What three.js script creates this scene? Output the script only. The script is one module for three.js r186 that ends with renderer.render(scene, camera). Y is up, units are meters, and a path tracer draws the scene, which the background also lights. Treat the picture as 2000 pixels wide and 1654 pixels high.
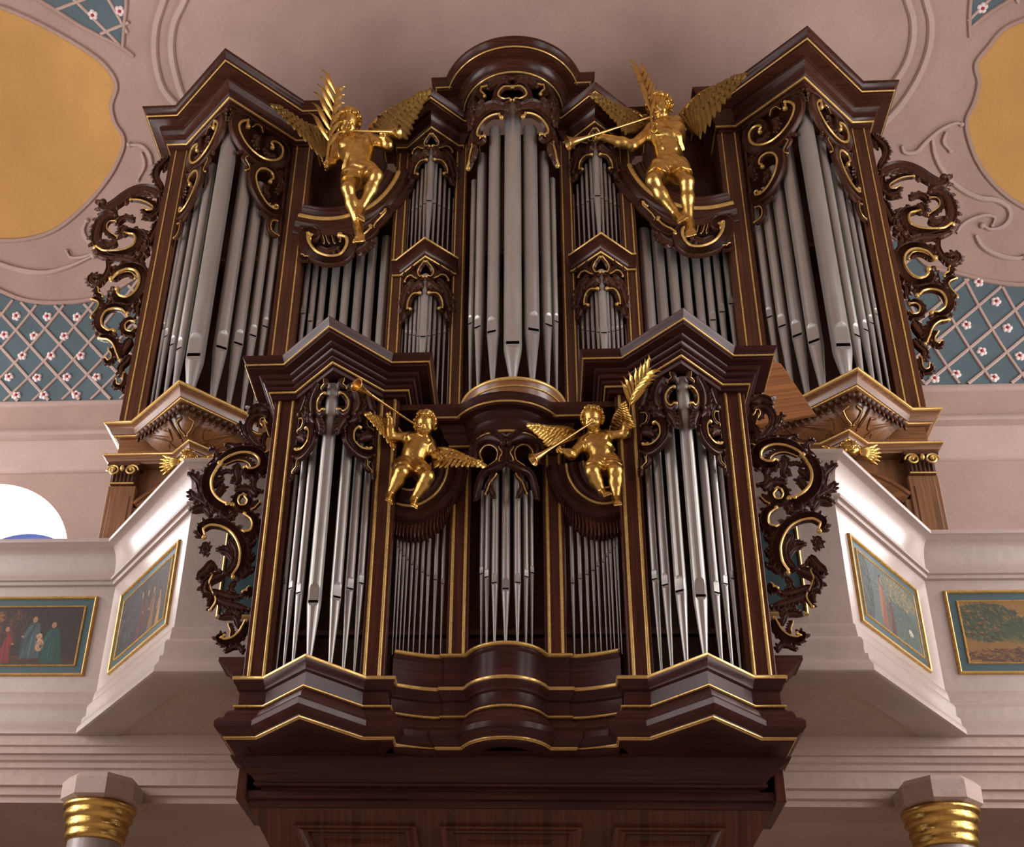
import * as THREE from 'three';
import { mergeGeometries, toCreasedNormals } from 'three/addons/utils/BufferGeometryUtils.js';
import { RoundedBoxGeometry } from 'three/addons/geometries/RoundedBoxGeometry.js';
import { RectAreaLightUniformsLib } from 'three/addons/lights/RectAreaLightUniformsLib.js';

// ------------------------------------------------------------ camera, light, exposure
const scene = new THREE.Scene();
const camera = new THREE.PerspectiveCamera(2 * Math.atan(827 / 2374.57) * 180 / Math.PI, 2000 / 1654, 0.1, 100);
camera.position.set(0.1415, -2.5032, 5.8179);
camera.rotation.order = 'YXZ';
camera.rotation.set(0.5123, 0.08, 0.0302);
camera.setViewOffset(2000, 1654, 126.94, -249.39, 2000, 1654);
const renderer = new THREE.WebGLRenderer({ antialias: true });
renderer.toneMapping = THREE.LinearToneMapping;
renderer.toneMappingExposure = 1.08;
renderer.shadowMap.enabled = true;
RectAreaLightUniformsLib.init();
scene.background = new THREE.Color(0.62, 0.72, 0.9);
// daylight entering by the tall nave windows (each pane is built further down with the walls)
const NAVE = [  // wall side, z, width, bottom, top, strength
  [-1, 0.9, 3.0, -0.8, 5.4, 5.7], [-1, 6.2, 3.0, -0.8, 5.4, 3.0],
  [-1, -2.9, 1.5, 2.4, 5.4, 5.5], [1, -2.9, 1.5, 2.4, 5.4, 5.5],
  [1, 0.9, 3.0, -0.8, 5.4, 6.6], [1, 6.2, 3.0, -0.8, 5.4, 3.4],
];
const DAY = new THREE.Color(1.0, 0.965, 0.95);
for (const [sd, z, w, y0, y1, k] of NAVE) {
  const l = new THREE.RectAreaLight(DAY, k, w, y1 - y0);
  l.position.set(sd * 6.96, (y0 + y1) / 2, z); l.lookAt(0, (y0 + y1) / 2, z);
  l.name = 'nave_window_light'; scene.add(l);
}
{ // window in the wall behind the choir gallery
  const l = new THREE.RectAreaLight(new THREE.Color(0.95, 0.97, 1.0), 26, 1.3, 1.5);
  l.position.set(-5.3, 3.0, -5.15); l.lookAt(-5.3, 3.0, 0); l.name = 'choir_window_light'; scene.add(l);
}
// ------------------------------------------------------------ measured shapes (metres)
const D = {"mainWing":[[0.053,2,3.354,6.567,3.396,6.501,3.442,6.414,3.441,6.309,3.38,6.187,3.347,6.105],[0.029,0,3.394,6.586,3.371,6.48,3.378,6.374],[0.096,2,3.359,6.043,3.411,6.103,3.505,6.15,3.604,6.135,3.694,6.07,3.766,5.985,3.841,5.922,3.901,5.939,3.903,5.99],[0.048,1,3.641,6.011,3.542,6.015,3.433,5.959,3.381,5.9,3.401,5.839,3.457,5.837,3.5,5.885],[0.055,2,3.366,6.043,3.344,5.942,3.358,5.841,3.406,5.779,3.478,5.786],[0.048,2,3.569,5.732,3.604,5.771,3.661,5.778,3.699,5.747,3.71,5.687],[0.076,2,3.751,5.805,3.824,5.822,3.885,5.759,3.906,5.64,3.89,5.504,3.825,5.409,3.746,5.355],[0.037,1,3.741,5.745,3.799,5.753,3.833,5.702,3.819,5.624,3.737,5.548,3.69,5.521],[0.07,3,3.621,5.572,3.59,5.593,3.517,5.577,3.477,5.5,3.49,5.403,3.564,5.342,3.671,5.319,3.798,5.333,3.88,5.407],[0.1,2,3.523,5.616,3.449,5.501,3.42,5.405,3.447,5.308],[0.078,0,3.63,5.671,3.649,5.611,3.625,5.553],[0.067,2,3.682,5.473,3.749,5.451,3.838,5.486],[0.058,0,3.443,5.194,3.55,5.257,3.663,5.272,3.764,5.296,3.85,5.312],[0.084,1,3.663,5.017,3.623,5.112,3.535,5.162,3.435,5.138,3.366,5.046,3.353,4.917,3.397,4.805,3.469,4.748,3.553,4.763,3.599,4.835,3.587,4.89],[0.036,1,3.445,5.025,3.508,5.079,3.575,5.067,3.635,5.018,3.665,5.073,3.634,5.093],[0.049,2,3.744,5.259,3.709,5.128,3.744,5.015,3.789,4.957,3.85,4.992,3.859,5.048,3.805,5.05,3.775,4.995],[0.042,1,3.783,4.921,3.77,4.848,3.71,4.813],[0.041,1,3.808,4.792,3.744,4.775,3.708,4.722,3.733,4.631,3.777,4.576],[0.066,1,3.446,4.604,3.498,4.675,3.581,4.69,3.669,4.651,3.704,4.543,3.673,4.437,3.598,4.387,3.535,4.406],[0.047,1,3.366,4.517,3.422,4.534,3.467,4.479,3.439,4.391,3.37,4.376,3.345,4.429],[0.052,3,3.662,4.333,3.589,4.335,3.515,4.284,3.458,4.182,3.429,4.08],[0.067,2,3.375,4.323,3.401,4.236,3.429,4.166,3.444,4.097],[0.039,1,3.556,4.214,3.508,4.164,3.497,4.095,3.543,4.06,3.571,4.111],[0.045,2,3.345,4.134,3.374,4.065,3.415,3.996,3.388,3.912],[0.039,1,3.368,3.946,3.352,3.846,3.382,3.795,3.43,3.811,3.435,3.877],[0.027,0,3.352,5.701,3.374,5.661,3.346,5.613],[0.046,2,3.353,5.331,3.406,5.31,3.422,5.233,3.366,5.14],[0.033,0,3.398,5.348,3.414,5.271,3.489,5.307],[0.041,2,3.348,4.752,3.377,4.678,3.35,4.589],[0.057,2,3.315,5.743,3.357,5.544,3.383,5.387],[0.038,2,3.649,4.852,3.644,4.742,3.686,4.669],[0.032,0,3.341,3.78,3.352,3.73]],"frontWing":[[0.036,2,1.44,1.739,1.452,1.756,1.491,1.762,1.527,1.737,1.544,1.677,1.523,1.606,1.479,1.549,1.428,1.515],[0.022,1,1.432,1.703,1.446,1.744,1.479,1.738,1.479,1.69,1.459,1.679],[0.05,2,1.43,1.781,1.486,1.807,1.545,1.778],[0.032,2,1.439,1.526,1.499,1.56,1.552,1.618,1.595,1.706],[0.03,2,1.466,1.514,1.544,1.536,1.61,1.535,1.664,1.551],[0.023,0,1.43,1.632,1.444,1.573,1.427,1.503],[0.048,1,1.527,1.375,1.51,1.347,1.468,1.342,1.424,1.377,1.425,1.434,1.463,1.479,1.531,1.501,1.605,1.488,1.665,1.441,1.68,1.407],[0.023,1,1.652,1.407,1.59,1.443,1.524,1.432,1.487,1.393,1.501,1.347,1.535,1.364,1.523,1.381],[0.059,1,1.68,1.407,1.721,1.361,1.74,1.281,1.72,1.193,1.666,1.127,1.599,1.096,1.574,1.118],[0.035,2,1.568,1.409,1.582,1.363,1.566,1.307,1.572,1.273],[0.019,0,1.59,1.351,1.638,1.362,1.681,1.339],[0.035,2,1.682,1.182,1.659,1.227,1.645,1.261],[0.029,2,1.699,1.249,1.676,1.294,1.65,1.305],[0.041,2,1.725,1.16,1.77,1.225,1.796,1.292,1.858,1.341],[0.036,2,1.711,1.116,1.761,1.159,1.811,1.191,1.834,1.224],[0.04,2,1.694,1.051,1.727,1.105,1.773,1.104,1.797,1.082],[0.029,2,1.753,1.394,1.712,1.44,1.719,1.498,1.757,1.509],[0.034,1,1.518,1.196,1.545,1.195,1.559,1.151,1.536,1.107,1.49,1.108,1.476,1.152,1.507,1.185],[0.035,2,1.443,1.186,1.484,1.23,1.531,1.234,1.567,1.228],[0.034,0,1.569,1.162,1.561,1.085,1.592,1.041,1.64,1.062],[0.027,0,1.41,1.32,1.448,1.331,1.471,1.286,1.456,1.23,1.409,1.22],[0.026,1,1.421,1.153,1.437,1.131,1.461,1.097],[0.04,1,1.495,1.064,1.447,1.043,1.423,0.989,1.436,0.936,1.489,0.924,1.5,0.946],[0.045,1,1.713,0.911,1.738,0.964,1.697,1.002,1.624,0.998,1.547,0.956,1.494,0.882,1.467,0.798,1.476,0.715,1.514,0.653],[0.033,0,1.567,0.892,1.524,0.829,1.523,0.735,1.56,0.673],[0.027,2,1.525,0.756,1.566,0.807,1.622,0.828],[0.023,2,1.538,0.797,1.579,0.844,1.631,0.828],[0.029,2,1.478,0.653,1.438,0.694,1.408,0.7],[0.029,2,1.466,0.704,1.437,0.767,1.412,0.788],[0.029,2,1.467,0.798,1.446,0.861,1.417,0.883],[0.044,2,1.569,0.673,1.62,0.652,1.66,0.621,1.663,0.57,1.607,0.54],[0.044,2,1.641,0.754,1.678,0.692,1.717,0.651],[0.032,1,1.64,0.672,1.661,0.631,1.645,0.57,1.612,0.51,1.622,0.45],[0.023,0,1.503,0.632,1.524,0.581,1.495,0.561],[0.032,1,1.41,0.592,1.423,0.552,1.451,0.562],[0.032,2,1.637,0.57,1.573,0.551,1.5,0.531,1.457,0.536],[0.034,2,1.624,0.54,1.558,0.5,1.486,0.476,1.404,0.452],[0.028,2,1.452,0.402,1.491,0.441,1.534,0.441],[0.035,1,1.41,0.382,1.425,0.314,1.471,0.265,1.53,0.255,1.551,0.284,1.526,0.294],[0.028,2,1.454,0.343,1.478,0.402,1.522,0.411,1.564,0.401],[0.018,1,1.509,0.372,1.486,0.323,1.491,0.284],[0.025,0,1.412,0.189,1.433,0.227,1.476,0.227,1.507,0.198],[0.025,2,1.676,0.827,1.699,0.869,1.712,0.827,1.674,0.806]],"mainVee":[[0.099,1,0.205,6.414,0.205,6.499,0.129,6.468,0.074,6.372,0.087,6.272,0.17,6.161,0.28,6.101,0.407,6.094,0.54,6.159,0.621,6.28,0.617,6.419,0.539,6.468,0.46,6.431,0.439,6.357,0.482,6.343],[0.083,1,0.51,5.916,0.552,5.962,0.53,6.041,0.447,6.057,0.361,6.002,0.319,5.887,0.346,5.762,0.416,5.656,0.504,5.591,0.585,5.585,0.638,5.625,0.631,5.686,0.584,5.69,0.567,5.638],[0.033,2,0.455,5.528,0.504,5.499,0.55,5.494],[0.04,1,0.639,5.52,0.583,5.505,0.557,5.434,0.578,5.358,0.638,5.336,0.669,5.359],[0.035,1,0.374,6.458,0.354,6.526,0.284,6.523,0.257,6.458],[0.046,0,0.651,6.547,0.517,6.55,0.375,6.544,0.188,6.541,0.011,6.5],[0.059,2,0.639,6.127,0.601,6.042,0.634,5.958,0.603,5.825],[0.038,1,0.258,6.096,0.211,6.018,0.267,5.94,0.251,5.887],[0.056,2,0.506,5.859,0.47,5.777,0.521,5.736],[0.058,2,0.347,6.393,0.313,6.294,0.345,6.223],[0.031,0,0.653,6.534,0.663,6.23,0.673,5.825,0.677,5.495,0.69,5.283],[0.048,2,0.539,6.27,0.46,6.234,0.408,6.275],[0.039,2,0.058,6.485,0.028,6.374,0.067,6.255],[0.033,0,0.184,6.05,0.166,6.062,0.153,6.031]],"frontVee":[[0.027,1,0.068,1.799,0.055,1.749,0.095,1.74],[0.038,1,0.049,1.567,0.077,1.551,0.118,1.594,0.124,1.66,0.087,1.693,0.055,1.686],[0.074,2,0.114,1.783,0.163,1.735,0.179,1.67,0.152,1.582],[0.027,1,0.307,1.643,0.273,1.636,0.247,1.591,0.267,1.549,0.313,1.552],[0.076,2,0.24,1.768,0.267,1.708,0.294,1.658],[0.048,1,0.213,1.52,0.19,1.529,0.15,1.476,0.156,1.398,0.214,1.366,0.28,1.379,0.312,1.405,0.299,1.43,0.267,1.403],[0.037,0,0.108,1.444,0.136,1.377,0.204,1.341,0.271,1.344,0.325,1.381],[0.048,2,0.111,1.539,0.074,1.467,0.057,1.407],[0.028,1,0.272,1.334,0.275,1.285,0.321,1.267],[0.029,2,0.317,1.336,0.332,1.282,0.336,1.224],[0.051,2,0.305,1.505,0.261,1.483,0.219,1.44],[0.045,2,0.225,1.663,0.186,1.579,0.135,1.52],[0.025,0,0.296,1.788,0.312,1.646,0.318,1.481,0.328,1.341]],"roundCarve":[[0.066,1,0.005,6.726,0.077,6.75,0.138,6.687,0.144,6.613,0.077,6.54,0.018,6.554],[0.068,1,0.217,6.817,0.297,6.867,0.322,6.788,0.262,6.708],[0.069,2,0.038,6.803,0.145,6.824,0.217,6.778],[0.082,1,0.095,6.338,0.089,6.392,0.17,6.416,0.274,6.394,0.35,6.317,0.357,6.231,0.286,6.144,0.263,6.175],[0.115,2,0.05,6.424,0.13,6.495,0.214,6.548,0.309,6.53,0.403,6.454],[0.122,2,0.39,6.805,0.459,6.735,0.428,6.553,0.383,6.493],[0.108,2,0.261,6.65,0.328,6.62,0.387,6.668],[0.097,2,0.36,6.344,0.409,6.273,0.44,6.154,0.375,6.134],[0.093,1,0.407,6.179,0.45,6.071,0.472,5.947],[0.072,0,0.375,6.134,0.424,5.994],[0.074,0,0.011,6.841,0.132,6.849,0.264,6.854,0.37,6.846,0.473,6.749]],"smallVee":[[0.043,1,0.003,6.413,0.055,6.395,0.091,6.346,0.052,6.261,0.009,6.258],[0.054,1,0.041,6.106,0.107,6.153,0.177,6.129,0.205,6.057,0.198,6.007,0.155,6.004],[0.051,1,0.068,6.273,0.151,6.371,0.22,6.384,0.247,6.347],[0.097,2,0.12,6.255,0.19,6.249,0.244,6.177,0.266,6.045],[0.077,2,0.028,6.207,0.088,6.195,0.175,6.183],[0.05,2,0.214,6.045,0.251,5.979,0.269,5.937],[0.059,0,-0.0,6.486,0.095,6.481,0.183,6.451,0.271,6.421]],"swagCarve":[[0.115,1,-1.842,5.318,-1.794,5.338,-1.816,5.405,-1.89,5.408,-1.887,5.276,-1.793,5.122,-1.657,5.053,-1.528,5.07,-1.455,5.196,-1.48,5.327,-1.564,5.352],[0.031,1,-1.749,5.403,-1.706,5.27],[0.031,1,-1.69,5.378,-1.657,5.268],[0.031,1,-1.632,5.376,-1.607,5.266],[0.031,1,-1.582,5.375,-1.56,5.286],[0.086,1,-1.427,5.26,-1.348,5.301,-1.286,5.364,-1.257,5.428,-1.291,5.452],[0.076,2,-1.402,5.13,-1.325,5.192,-1.264,5.276],[0.066,1,-1.257,5.428,-1.196,5.514,-1.135,5.623,-1.171,5.67,-1.2,5.604],[0.057,1,-1.907,5.126,-1.871,5.082,-1.823,5.091],[0.076,2,-1.767,5.207,-1.665,5.16,-1.57,5.2],[0.066,0,-1.937,5.465,-1.649,5.388,-1.419,5.39,-1.231,5.56,-1.138,5.691]],"frontRound":[[0.025,1,-0.146,1.374,-0.169,1.438,-0.129,1.473,-0.081,1.464,-0.04,1.413,-0.049,1.344,-0.102,1.316],[0.078,2,-0.196,1.381,-0.211,1.496,-0.141,1.525,-0.071,1.508,-0.016,1.453],[0.03,2,-0.073,1.262,-0.091,1.181,-0.059,1.099],[0.026,1,-0.037,1.441,-0.013,1.393,-0.037,1.342],[0.042,2,-0.001,1.322,-0.07,1.296,-0.137,1.283,-0.178,1.215,-0.19,1.135],[0.031,1,-0.054,1.258,-0.101,1.201,-0.117,1.138],[0.029,2,-0.011,1.481,0.004,1.41,-0.001,1.322]],"pMainL":[[-3.059,-2.343,0.023,4.366,5.583],[-3.001,-2.292,0.029,4.237,5.69],[-2.893,-2.19,0.033,4.059,5.893],[-2.786,-2.092,0.04,3.932,6.092],[-2.607,-1.959,0.076,3.741,6.414],[-2.455,-2.093,0.061,3.93,6.131],[-2.345,-2.191,0.051,4.05,5.925],[-2.25,-2.274,0.04,4.206,5.748],[-2.171,-2.345,0.035,4.363,5.602]],"pMainR":[[2.176,-2.34,0.035,4.343,5.611],[2.254,-2.272,0.043,4.183,5.757],[2.347,-2.192,0.054,4.013,5.93],[2.449,-2.099,0.061,3.872,6.12],[2.604,-1.961,0.076,3.707,6.409],[2.751,-2.06,0.042,3.893,6.158],[2.868,-2.168,0.035,4.039,5.938],[2.955,-2.249,0.03,4.179,5.776],[3.039,-2.323,0.022,4.335,5.62]],"pFrontL":[[-1.218,-0.035,0.013,0.604,1.309],[-1.167,0.015,0.017,0.547,1.419],[-1.107,0.074,0.021,0.487,1.55],[-1.001,0.188,0.037,0.373,1.779],[-0.906,0.097,0.03,0.448,1.617],[-0.846,0.039,0.024,0.528,1.485],[-0.795,-0.01,0.02,0.588,1.375]],"pFrontR":[[0.802,-0.002,0.02,0.595,1.391],[0.851,0.045,0.024,0.534,1.497],[0.918,0.107,0.031,0.465,1.642],[1.002,0.19,0.036,0.392,1.777],[1.098,0.079,0.024,0.468,1.569],[1.161,0.018,0.019,0.553,1.431],[1.21,-0.029,0.016,0.61,1.326]],"pMainC":[[-0.354,-2.242,0.029,4.263,5.942],[-0.282,-2.128,0.041,4.122,6.148],[-0.162,-2.042,0.052,3.994,6.38],[0.001,-2.025,0.075,3.851,6.649],[0.158,-2.053,0.064,4.01,6.379],[0.283,-2.132,0.043,4.131,6.143],[0.355,-2.243,0.029,4.264,5.94]],"pFrontC":[[-0.134,-0.108,0.015,0.695,1.233],[-0.104,-0.073,0.017,0.654,1.267],[-0.061,-0.048,0.02,0.604,1.304],[-0.002,-0.039,0.023,0.562,1.349],[0.061,-0.048,0.02,0.604,1.304],[0.106,-0.075,0.017,0.655,1.265],[0.137,-0.112,0.015,0.7,1.23]],"pFlatL":[[-0.617,-0.143,0.008,0.887,1.12],[-0.6,-0.146,0.009,0.868,1.12],[-0.58,-0.149,0.01,0.834,1.12],[-0.56,-0.152,0.01,0.81,1.12],[-0.533,-0.156,0.011,0.782,1.12],[-0.506,-0.16,0.012,0.754,1.12],[-0.473,-0.165,0.012,0.738,1.12],[-0.44,-0.17,0.013,0.719,1.12],[-0.399,-0.177,0.014,0.695,1.12],[-0.357,-0.183,0.014,0.673,1.12],[-0.313,-0.189,0.015,0.653,1.12]],"pFlatR":[[0.318,-0.189,0.016,0.648,1.12],[0.365,-0.182,0.015,0.67,1.12],[0.407,-0.176,0.014,0.694,1.12],[0.446,-0.17,0.013,0.718,1.12],[0.48,-0.164,0.013,0.739,1.12],[0.508,-0.16,0.012,0.764,1.12],[0.539,-0.155,0.011,0.786,1.12],[0.561,-0.151,0.01,0.819,1.12],[0.579,-0.148,0.01,0.842,1.12],[0.602,-0.145,0.009,0.87,1.12],[0.616,-0.142,0.008,0.893,1.12]],"pMFlatL":[[-1.869,-2.46,0.027,4.6,5.35],[-1.796,-2.46,0.028,4.51,5.35],[-1.714,-2.46,0.031,4.42,5.35],[-1.609,-2.46,0.036,4.33,5.35],[-1.504,-2.46,0.037,4.24,5.35],[-1.391,-2.46,0.039,4.15,5.5],[-1.286,-2.46,0.04,4.06,5.5],[-1.165,-2.46,0.042,3.97,5.5]],"pMFlatR":[[1.882,-2.46,0.028,4.6,5.35],[1.798,-2.46,0.031,4.51,5.35],[1.713,-2.46,0.033,4.42,5.35],[1.62,-2.46,0.037,4.33,5.35],[1.519,-2.46,0.038,4.24,5.35],[1.41,-2.46,0.044,4.15,5.5],[1.294,-2.46,0.051,4.06,5.5],[1.177,-2.46,0.055,3.97,5.5]],"angelPalmTrumpet":{"head":[-1.541,6.558,-2.06],"neck":[-1.534,6.446,-2.13],"chest":[-1.455,6.246,-2.13],"pelvis":[-1.406,5.971,-2.14],"shL":[-1.644,6.38,-2.14],"elL":[-1.669,6.134,-2.14],"haL":[-1.708,5.978,-2.02],"shR":[-1.366,6.444,-2.16],"elR":[-1.157,6.309,-2.12],"haR":[-1.202,6.372,-2.03],"hiL":[-1.469,5.881,-2.12],"knL":[-1.445,5.502,-1.86],"anL":[-1.353,5.192,-2.0],"foL":[-1.311,4.928,-1.92],"hiR":[-1.321,5.933,-2.12],"knR":[-1.2,5.648,-1.86],"anR":[-1.343,5.328,-1.96],"foR":[-1.313,5.145,-1.88],"face":[-1.298,5.932,-1.56],"mouth":[-1.47,6.354,-1.97],"bell":[-1.034,6.263,-1.92],"hold0":[-1.675,6.02,-2.01],"palmB":[-1.7,5.928,-2.02],"palmT":[-1.626,6.785,-1.82],"palmM":[-1.671,6.434,-1.94],"wlR":[-1.671,6.532,-2.22],"wlE":[-1.935,6.534,-2.04],"wlT":[-2.198,6.332,-1.58],"wlL":[-1.763,6.156,-2.12],"wrR":[-1.364,6.628,-2.22],"wrE":[-1.181,6.746,-2.1],"wrT":[-0.705,6.531,-1.66],"wrL":[-0.972,6.299,-2.04]},"angelCrossing":{"head":[1.356,6.626,-2.06],"neck":[1.399,6.545,-2.14],"chest":[1.408,6.299,-2.13],"pelvis":[1.406,5.926,-2.14],"shL":[1.284,6.418,-2.14],"elL":[1.085,6.165,-2.08],"haL":[0.763,6.25,-2.02],"shR":[1.506,6.511,-2.16],"elR":[1.493,6.232,-2.06],"haR":[1.281,6.292,-2.0],"hiL":[1.31,5.853,-2.12],"knL":[1.214,5.488,-1.86],"anL":[1.419,5.207,-2.0],"foL":[1.446,5.048,-1.9],"hiR":[1.489,5.859,-2.12],"knR":[1.503,5.456,-1.86],"anR":[1.513,5.119,-2.0],"foR":[1.507,4.894,-1.92],"face":[1.093,6.297,-1.81],"mouth":[1.273,6.435,-1.99],"bell":[0.497,6.11,-1.98],"palmB":[1.259,6.231,-1.96],"palmT":[1.187,7.191,-2.06],"palmM":[1.251,6.675,-1.99],"wlR":[1.28,6.598,-2.22],"wlE":[1.046,6.642,-2.08],"wlT":[0.669,6.394,-1.66],"wlL":[1.031,6.305,-2.08],"wrR":[1.563,6.674,-2.22],"wrE":[1.746,6.769,-2.04],"wrT":[2.094,6.479,-1.56],"wrL":[1.707,6.274,-2.12]},"angelRaisedTrumpet":{"head":[-0.47,1.586,0.07],"neck":[-0.494,1.555,0.01],"chest":[-0.515,1.477,0.0],"pelvis":[-0.544,1.364,-0.01],"shL":[-0.574,1.546,-0.01],"elL":[-0.671,1.529,0.03],"haL":[-0.678,1.655,0.07],"shR":[-0.451,1.501,-0.01],"elR":[-0.406,1.405,0.01],"haR":[-0.367,1.341,0.07],"hiL":[-0.596,1.328,0.01],"knL":[-0.583,1.21,0.14],"anL":[-0.649,1.094,0.09],"foL":[-0.643,1.008,0.15],"hiR":[-0.508,1.317,0.01],"knR":[-0.435,1.176,0.14],"anR":[-0.511,1.061,0.09],"foR":[-0.498,0.97,0.15],"face":[-0.491,1.304,0.42],"mouth":[-0.494,1.521,0.13],"bell":[-0.795,1.48,0.59],"wlR":[-0.604,1.601,-0.08],"wlE":[-0.701,1.665,0.0],"wlT":[-0.827,1.599,0.19],"wlL":[-0.649,1.449,0.01],"wrR":[-0.439,1.492,-0.06],"wrE":[-0.294,1.409,0.05],"wrT":[-0.084,1.171,0.24],"wrL":[-0.408,1.318,0.02]},"angelPalmDown":{"head":[0.495,1.604,0.07],"neck":[0.502,1.558,0.01],"chest":[0.522,1.461,0.0],"pelvis":[0.55,1.359,-0.01],"shL":[0.449,1.495,-0.01],"elL":[0.373,1.369,0.05],"haL":[0.305,1.382,0.09],"shR":[0.575,1.535,-0.01],"elR":[0.681,1.521,0.03],"haR":[0.7,1.648,0.07],"hiL":[0.506,1.315,0.01],"knL":[0.479,1.196,0.14],"anL":[0.532,1.093,0.09],"foL":[0.555,1.022,0.17],"hiR":[0.597,1.317,0.01],"knR":[0.606,1.197,0.14],"anR":[0.606,1.053,0.09],"foR":[0.611,0.971,0.15],"face":[0.467,1.326,0.42],"mouth":[0.487,1.53,0.14],"bell":[0.152,1.248,0.19],"palmB":[0.695,1.602,0.08],"palmT":[0.815,1.758,0.33],"palmM":[0.723,1.684,0.19],"wlR":[0.44,1.576,-0.08],"wlE":[0.346,1.573,0.03],"wlT":[0.108,1.388,0.33],"wlL":[0.236,1.391,0.11],"wrR":[0.601,1.585,-0.06],"wrE":[0.633,1.667,0.01],"wrT":[0.683,1.669,0.15],"wrL":[0.73,1.509,0.11]},"cove":{"z":-4.3,"zc":-0.7,"y":5.059,"a":3.6,"b":3.3},"scrolls":[[[[3.962,2.584],[3.993,2.521],[4.107,2.517],[4.202,2.614],[4.342,2.732],[4.486,2.788],[4.539,2.775]],0.052],[[[4.261,2.649],[4.3,2.487],[4.402,2.31],[4.564,2.155],[4.772,2.047],[4.951,2.016],[5.068,1.936],[5.085,1.835],[5.009,1.746],[4.882,1.724],[4.806,1.765]],0.063],[[[4.55,1.694],[4.601,1.77],[4.702,1.832],[4.854,1.866],[4.931,1.838],[4.907,1.762]],0.042],[[[4.742,1.663],[4.805,1.556],[4.955,1.459],[5.133,1.415],[5.229,1.425]],0.063],[[[4.395,2.706],[4.379,2.608],[4.45,2.52]],0.047],[[[-3.874,2.631],[-3.89,2.734],[-3.961,2.826],[-4.097,2.843]],0.057],[[[-3.97,2.763],[-3.956,2.633],[-4.042,2.48]],0.047],[[[-4.58,1.721],[-4.694,1.684],[-4.835,1.687],[-4.876,1.756]],0.042],[[[-5.803,1.698],[-5.632,1.638],[-5.404,1.563],[-5.12,1.528],[-4.838,1.591],[-4.581,1.694]],0.063],[[[-4.521,1.829],[-4.632,1.859],[-4.683,1.968],[-4.635,2.074]],0.052]],"cv":{"yl":[[-5.622,1.905],[-5.278,1.918],[-4.986,2.008],[-4.687,2.216],[-4.44,2.448],[-4.276,2.653],[-4.161,2.9],[-4.235,3.067],[-4.244,3.246],[-4.153,3.447],[-4.226,3.626],[-4.429,3.81],[-4.706,3.995],[-4.936,4.129],[-5.17,4.238]],"yr":[[4.992,3.732],[4.815,3.645],[4.699,3.483],[4.616,3.343],[4.673,3.173],[4.654,2.98],[4.6,2.811],[4.66,2.587],[4.799,2.333],[5.017,2.099],[5.228,1.955]],"ring0":[[-3.275,4.238],[-3.423,4.022],[-3.497,3.776],[-3.492,3.5],[-3.422,3.245]],"ring1":[[-3.481,4.247],[-3.611,4.005],[-3.681,3.708],[-3.654,3.405],[-3.535,3.223]],"ringr0":[[3.836,3.964],[3.924,3.772],[3.948,3.534],[3.883,3.296]],"ringr1":[[4.012,3.957],[4.101,3.742],[4.116,3.48],[4.025,3.171]],"latl":[[-5.629,1.312],[-5.338,1.196],[-4.994,1.16],[-4.596,1.19],[-4.315,1.298],[-4.034,1.46]],"latr":[[3.995,1.581],[4.249,1.333],[4.554,1.243],[4.858,1.153],[5.215,1.107]],"frl":[[-5.632,1.612],[-5.288,1.531],[-4.944,1.539],[-4.715,1.617],[-4.6,1.669]],"topl":[[-4.728,4.296],[-4.376,4.033],[-3.999,3.809],[-3.922,4.065],[-3.859,4.262]],"topr":[[4.437,3.941],[4.48,3.681],[4.634,3.816],[4.803,3.927]],"flowers":[[-5.427,1.047],[-5.079,1.034],[-4.747,1.02],[-5.542,0.831],[-5.21,0.813],[-4.873,0.799],[-5.315,0.579],[-4.997,0.572],[-4.669,0.565],[-5.424,0.319],[-5.112,0.305],[-4.786,0.304],[-4.461,0.297],[-4.232,4.138],[-3.946,4.166]],"flowersR":[[4.758,1.173],[4.917,0.958],[4.597,0.705],[5.0,0.661],[4.712,0.397],[5.075,0.333],[4.419,0.134],[4.173,0.001],[4.8,0.0],[4.564,3.866]],"ribs":[[[-5.568,0.56],[-5.08,1.157]],[[-5.602,0.863],[-5.34,1.209]],[[-5.374,0.078],[-4.595,1.15]],[[-5.066,0.072],[-4.307,1.068]],[[-5.621,1.1],[-4.646,0.061]],[[-5.55,0.435],[-5.234,0.074]],[[-5.397,1.21],[-4.312,0.053]],[[-5.051,1.155],[-4.17,0.202]],[[-4.77,0.065],[-4.234,0.802]]],"ribsR":[[[4.607,1.243],[5.079,0.069]],[[4.961,1.134],[5.173,0.667]],[[4.123,0.398],[4.858,1.153]],[[4.079,0.002],[5.203,0.951]],[[4.49,0.001],[5.157,0.551]],[[4.333,0.972],[4.769,0.001]],[[4.149,0.633],[4.439,0.0]]]}};
const SCROLLS = D.scrolls;
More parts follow.
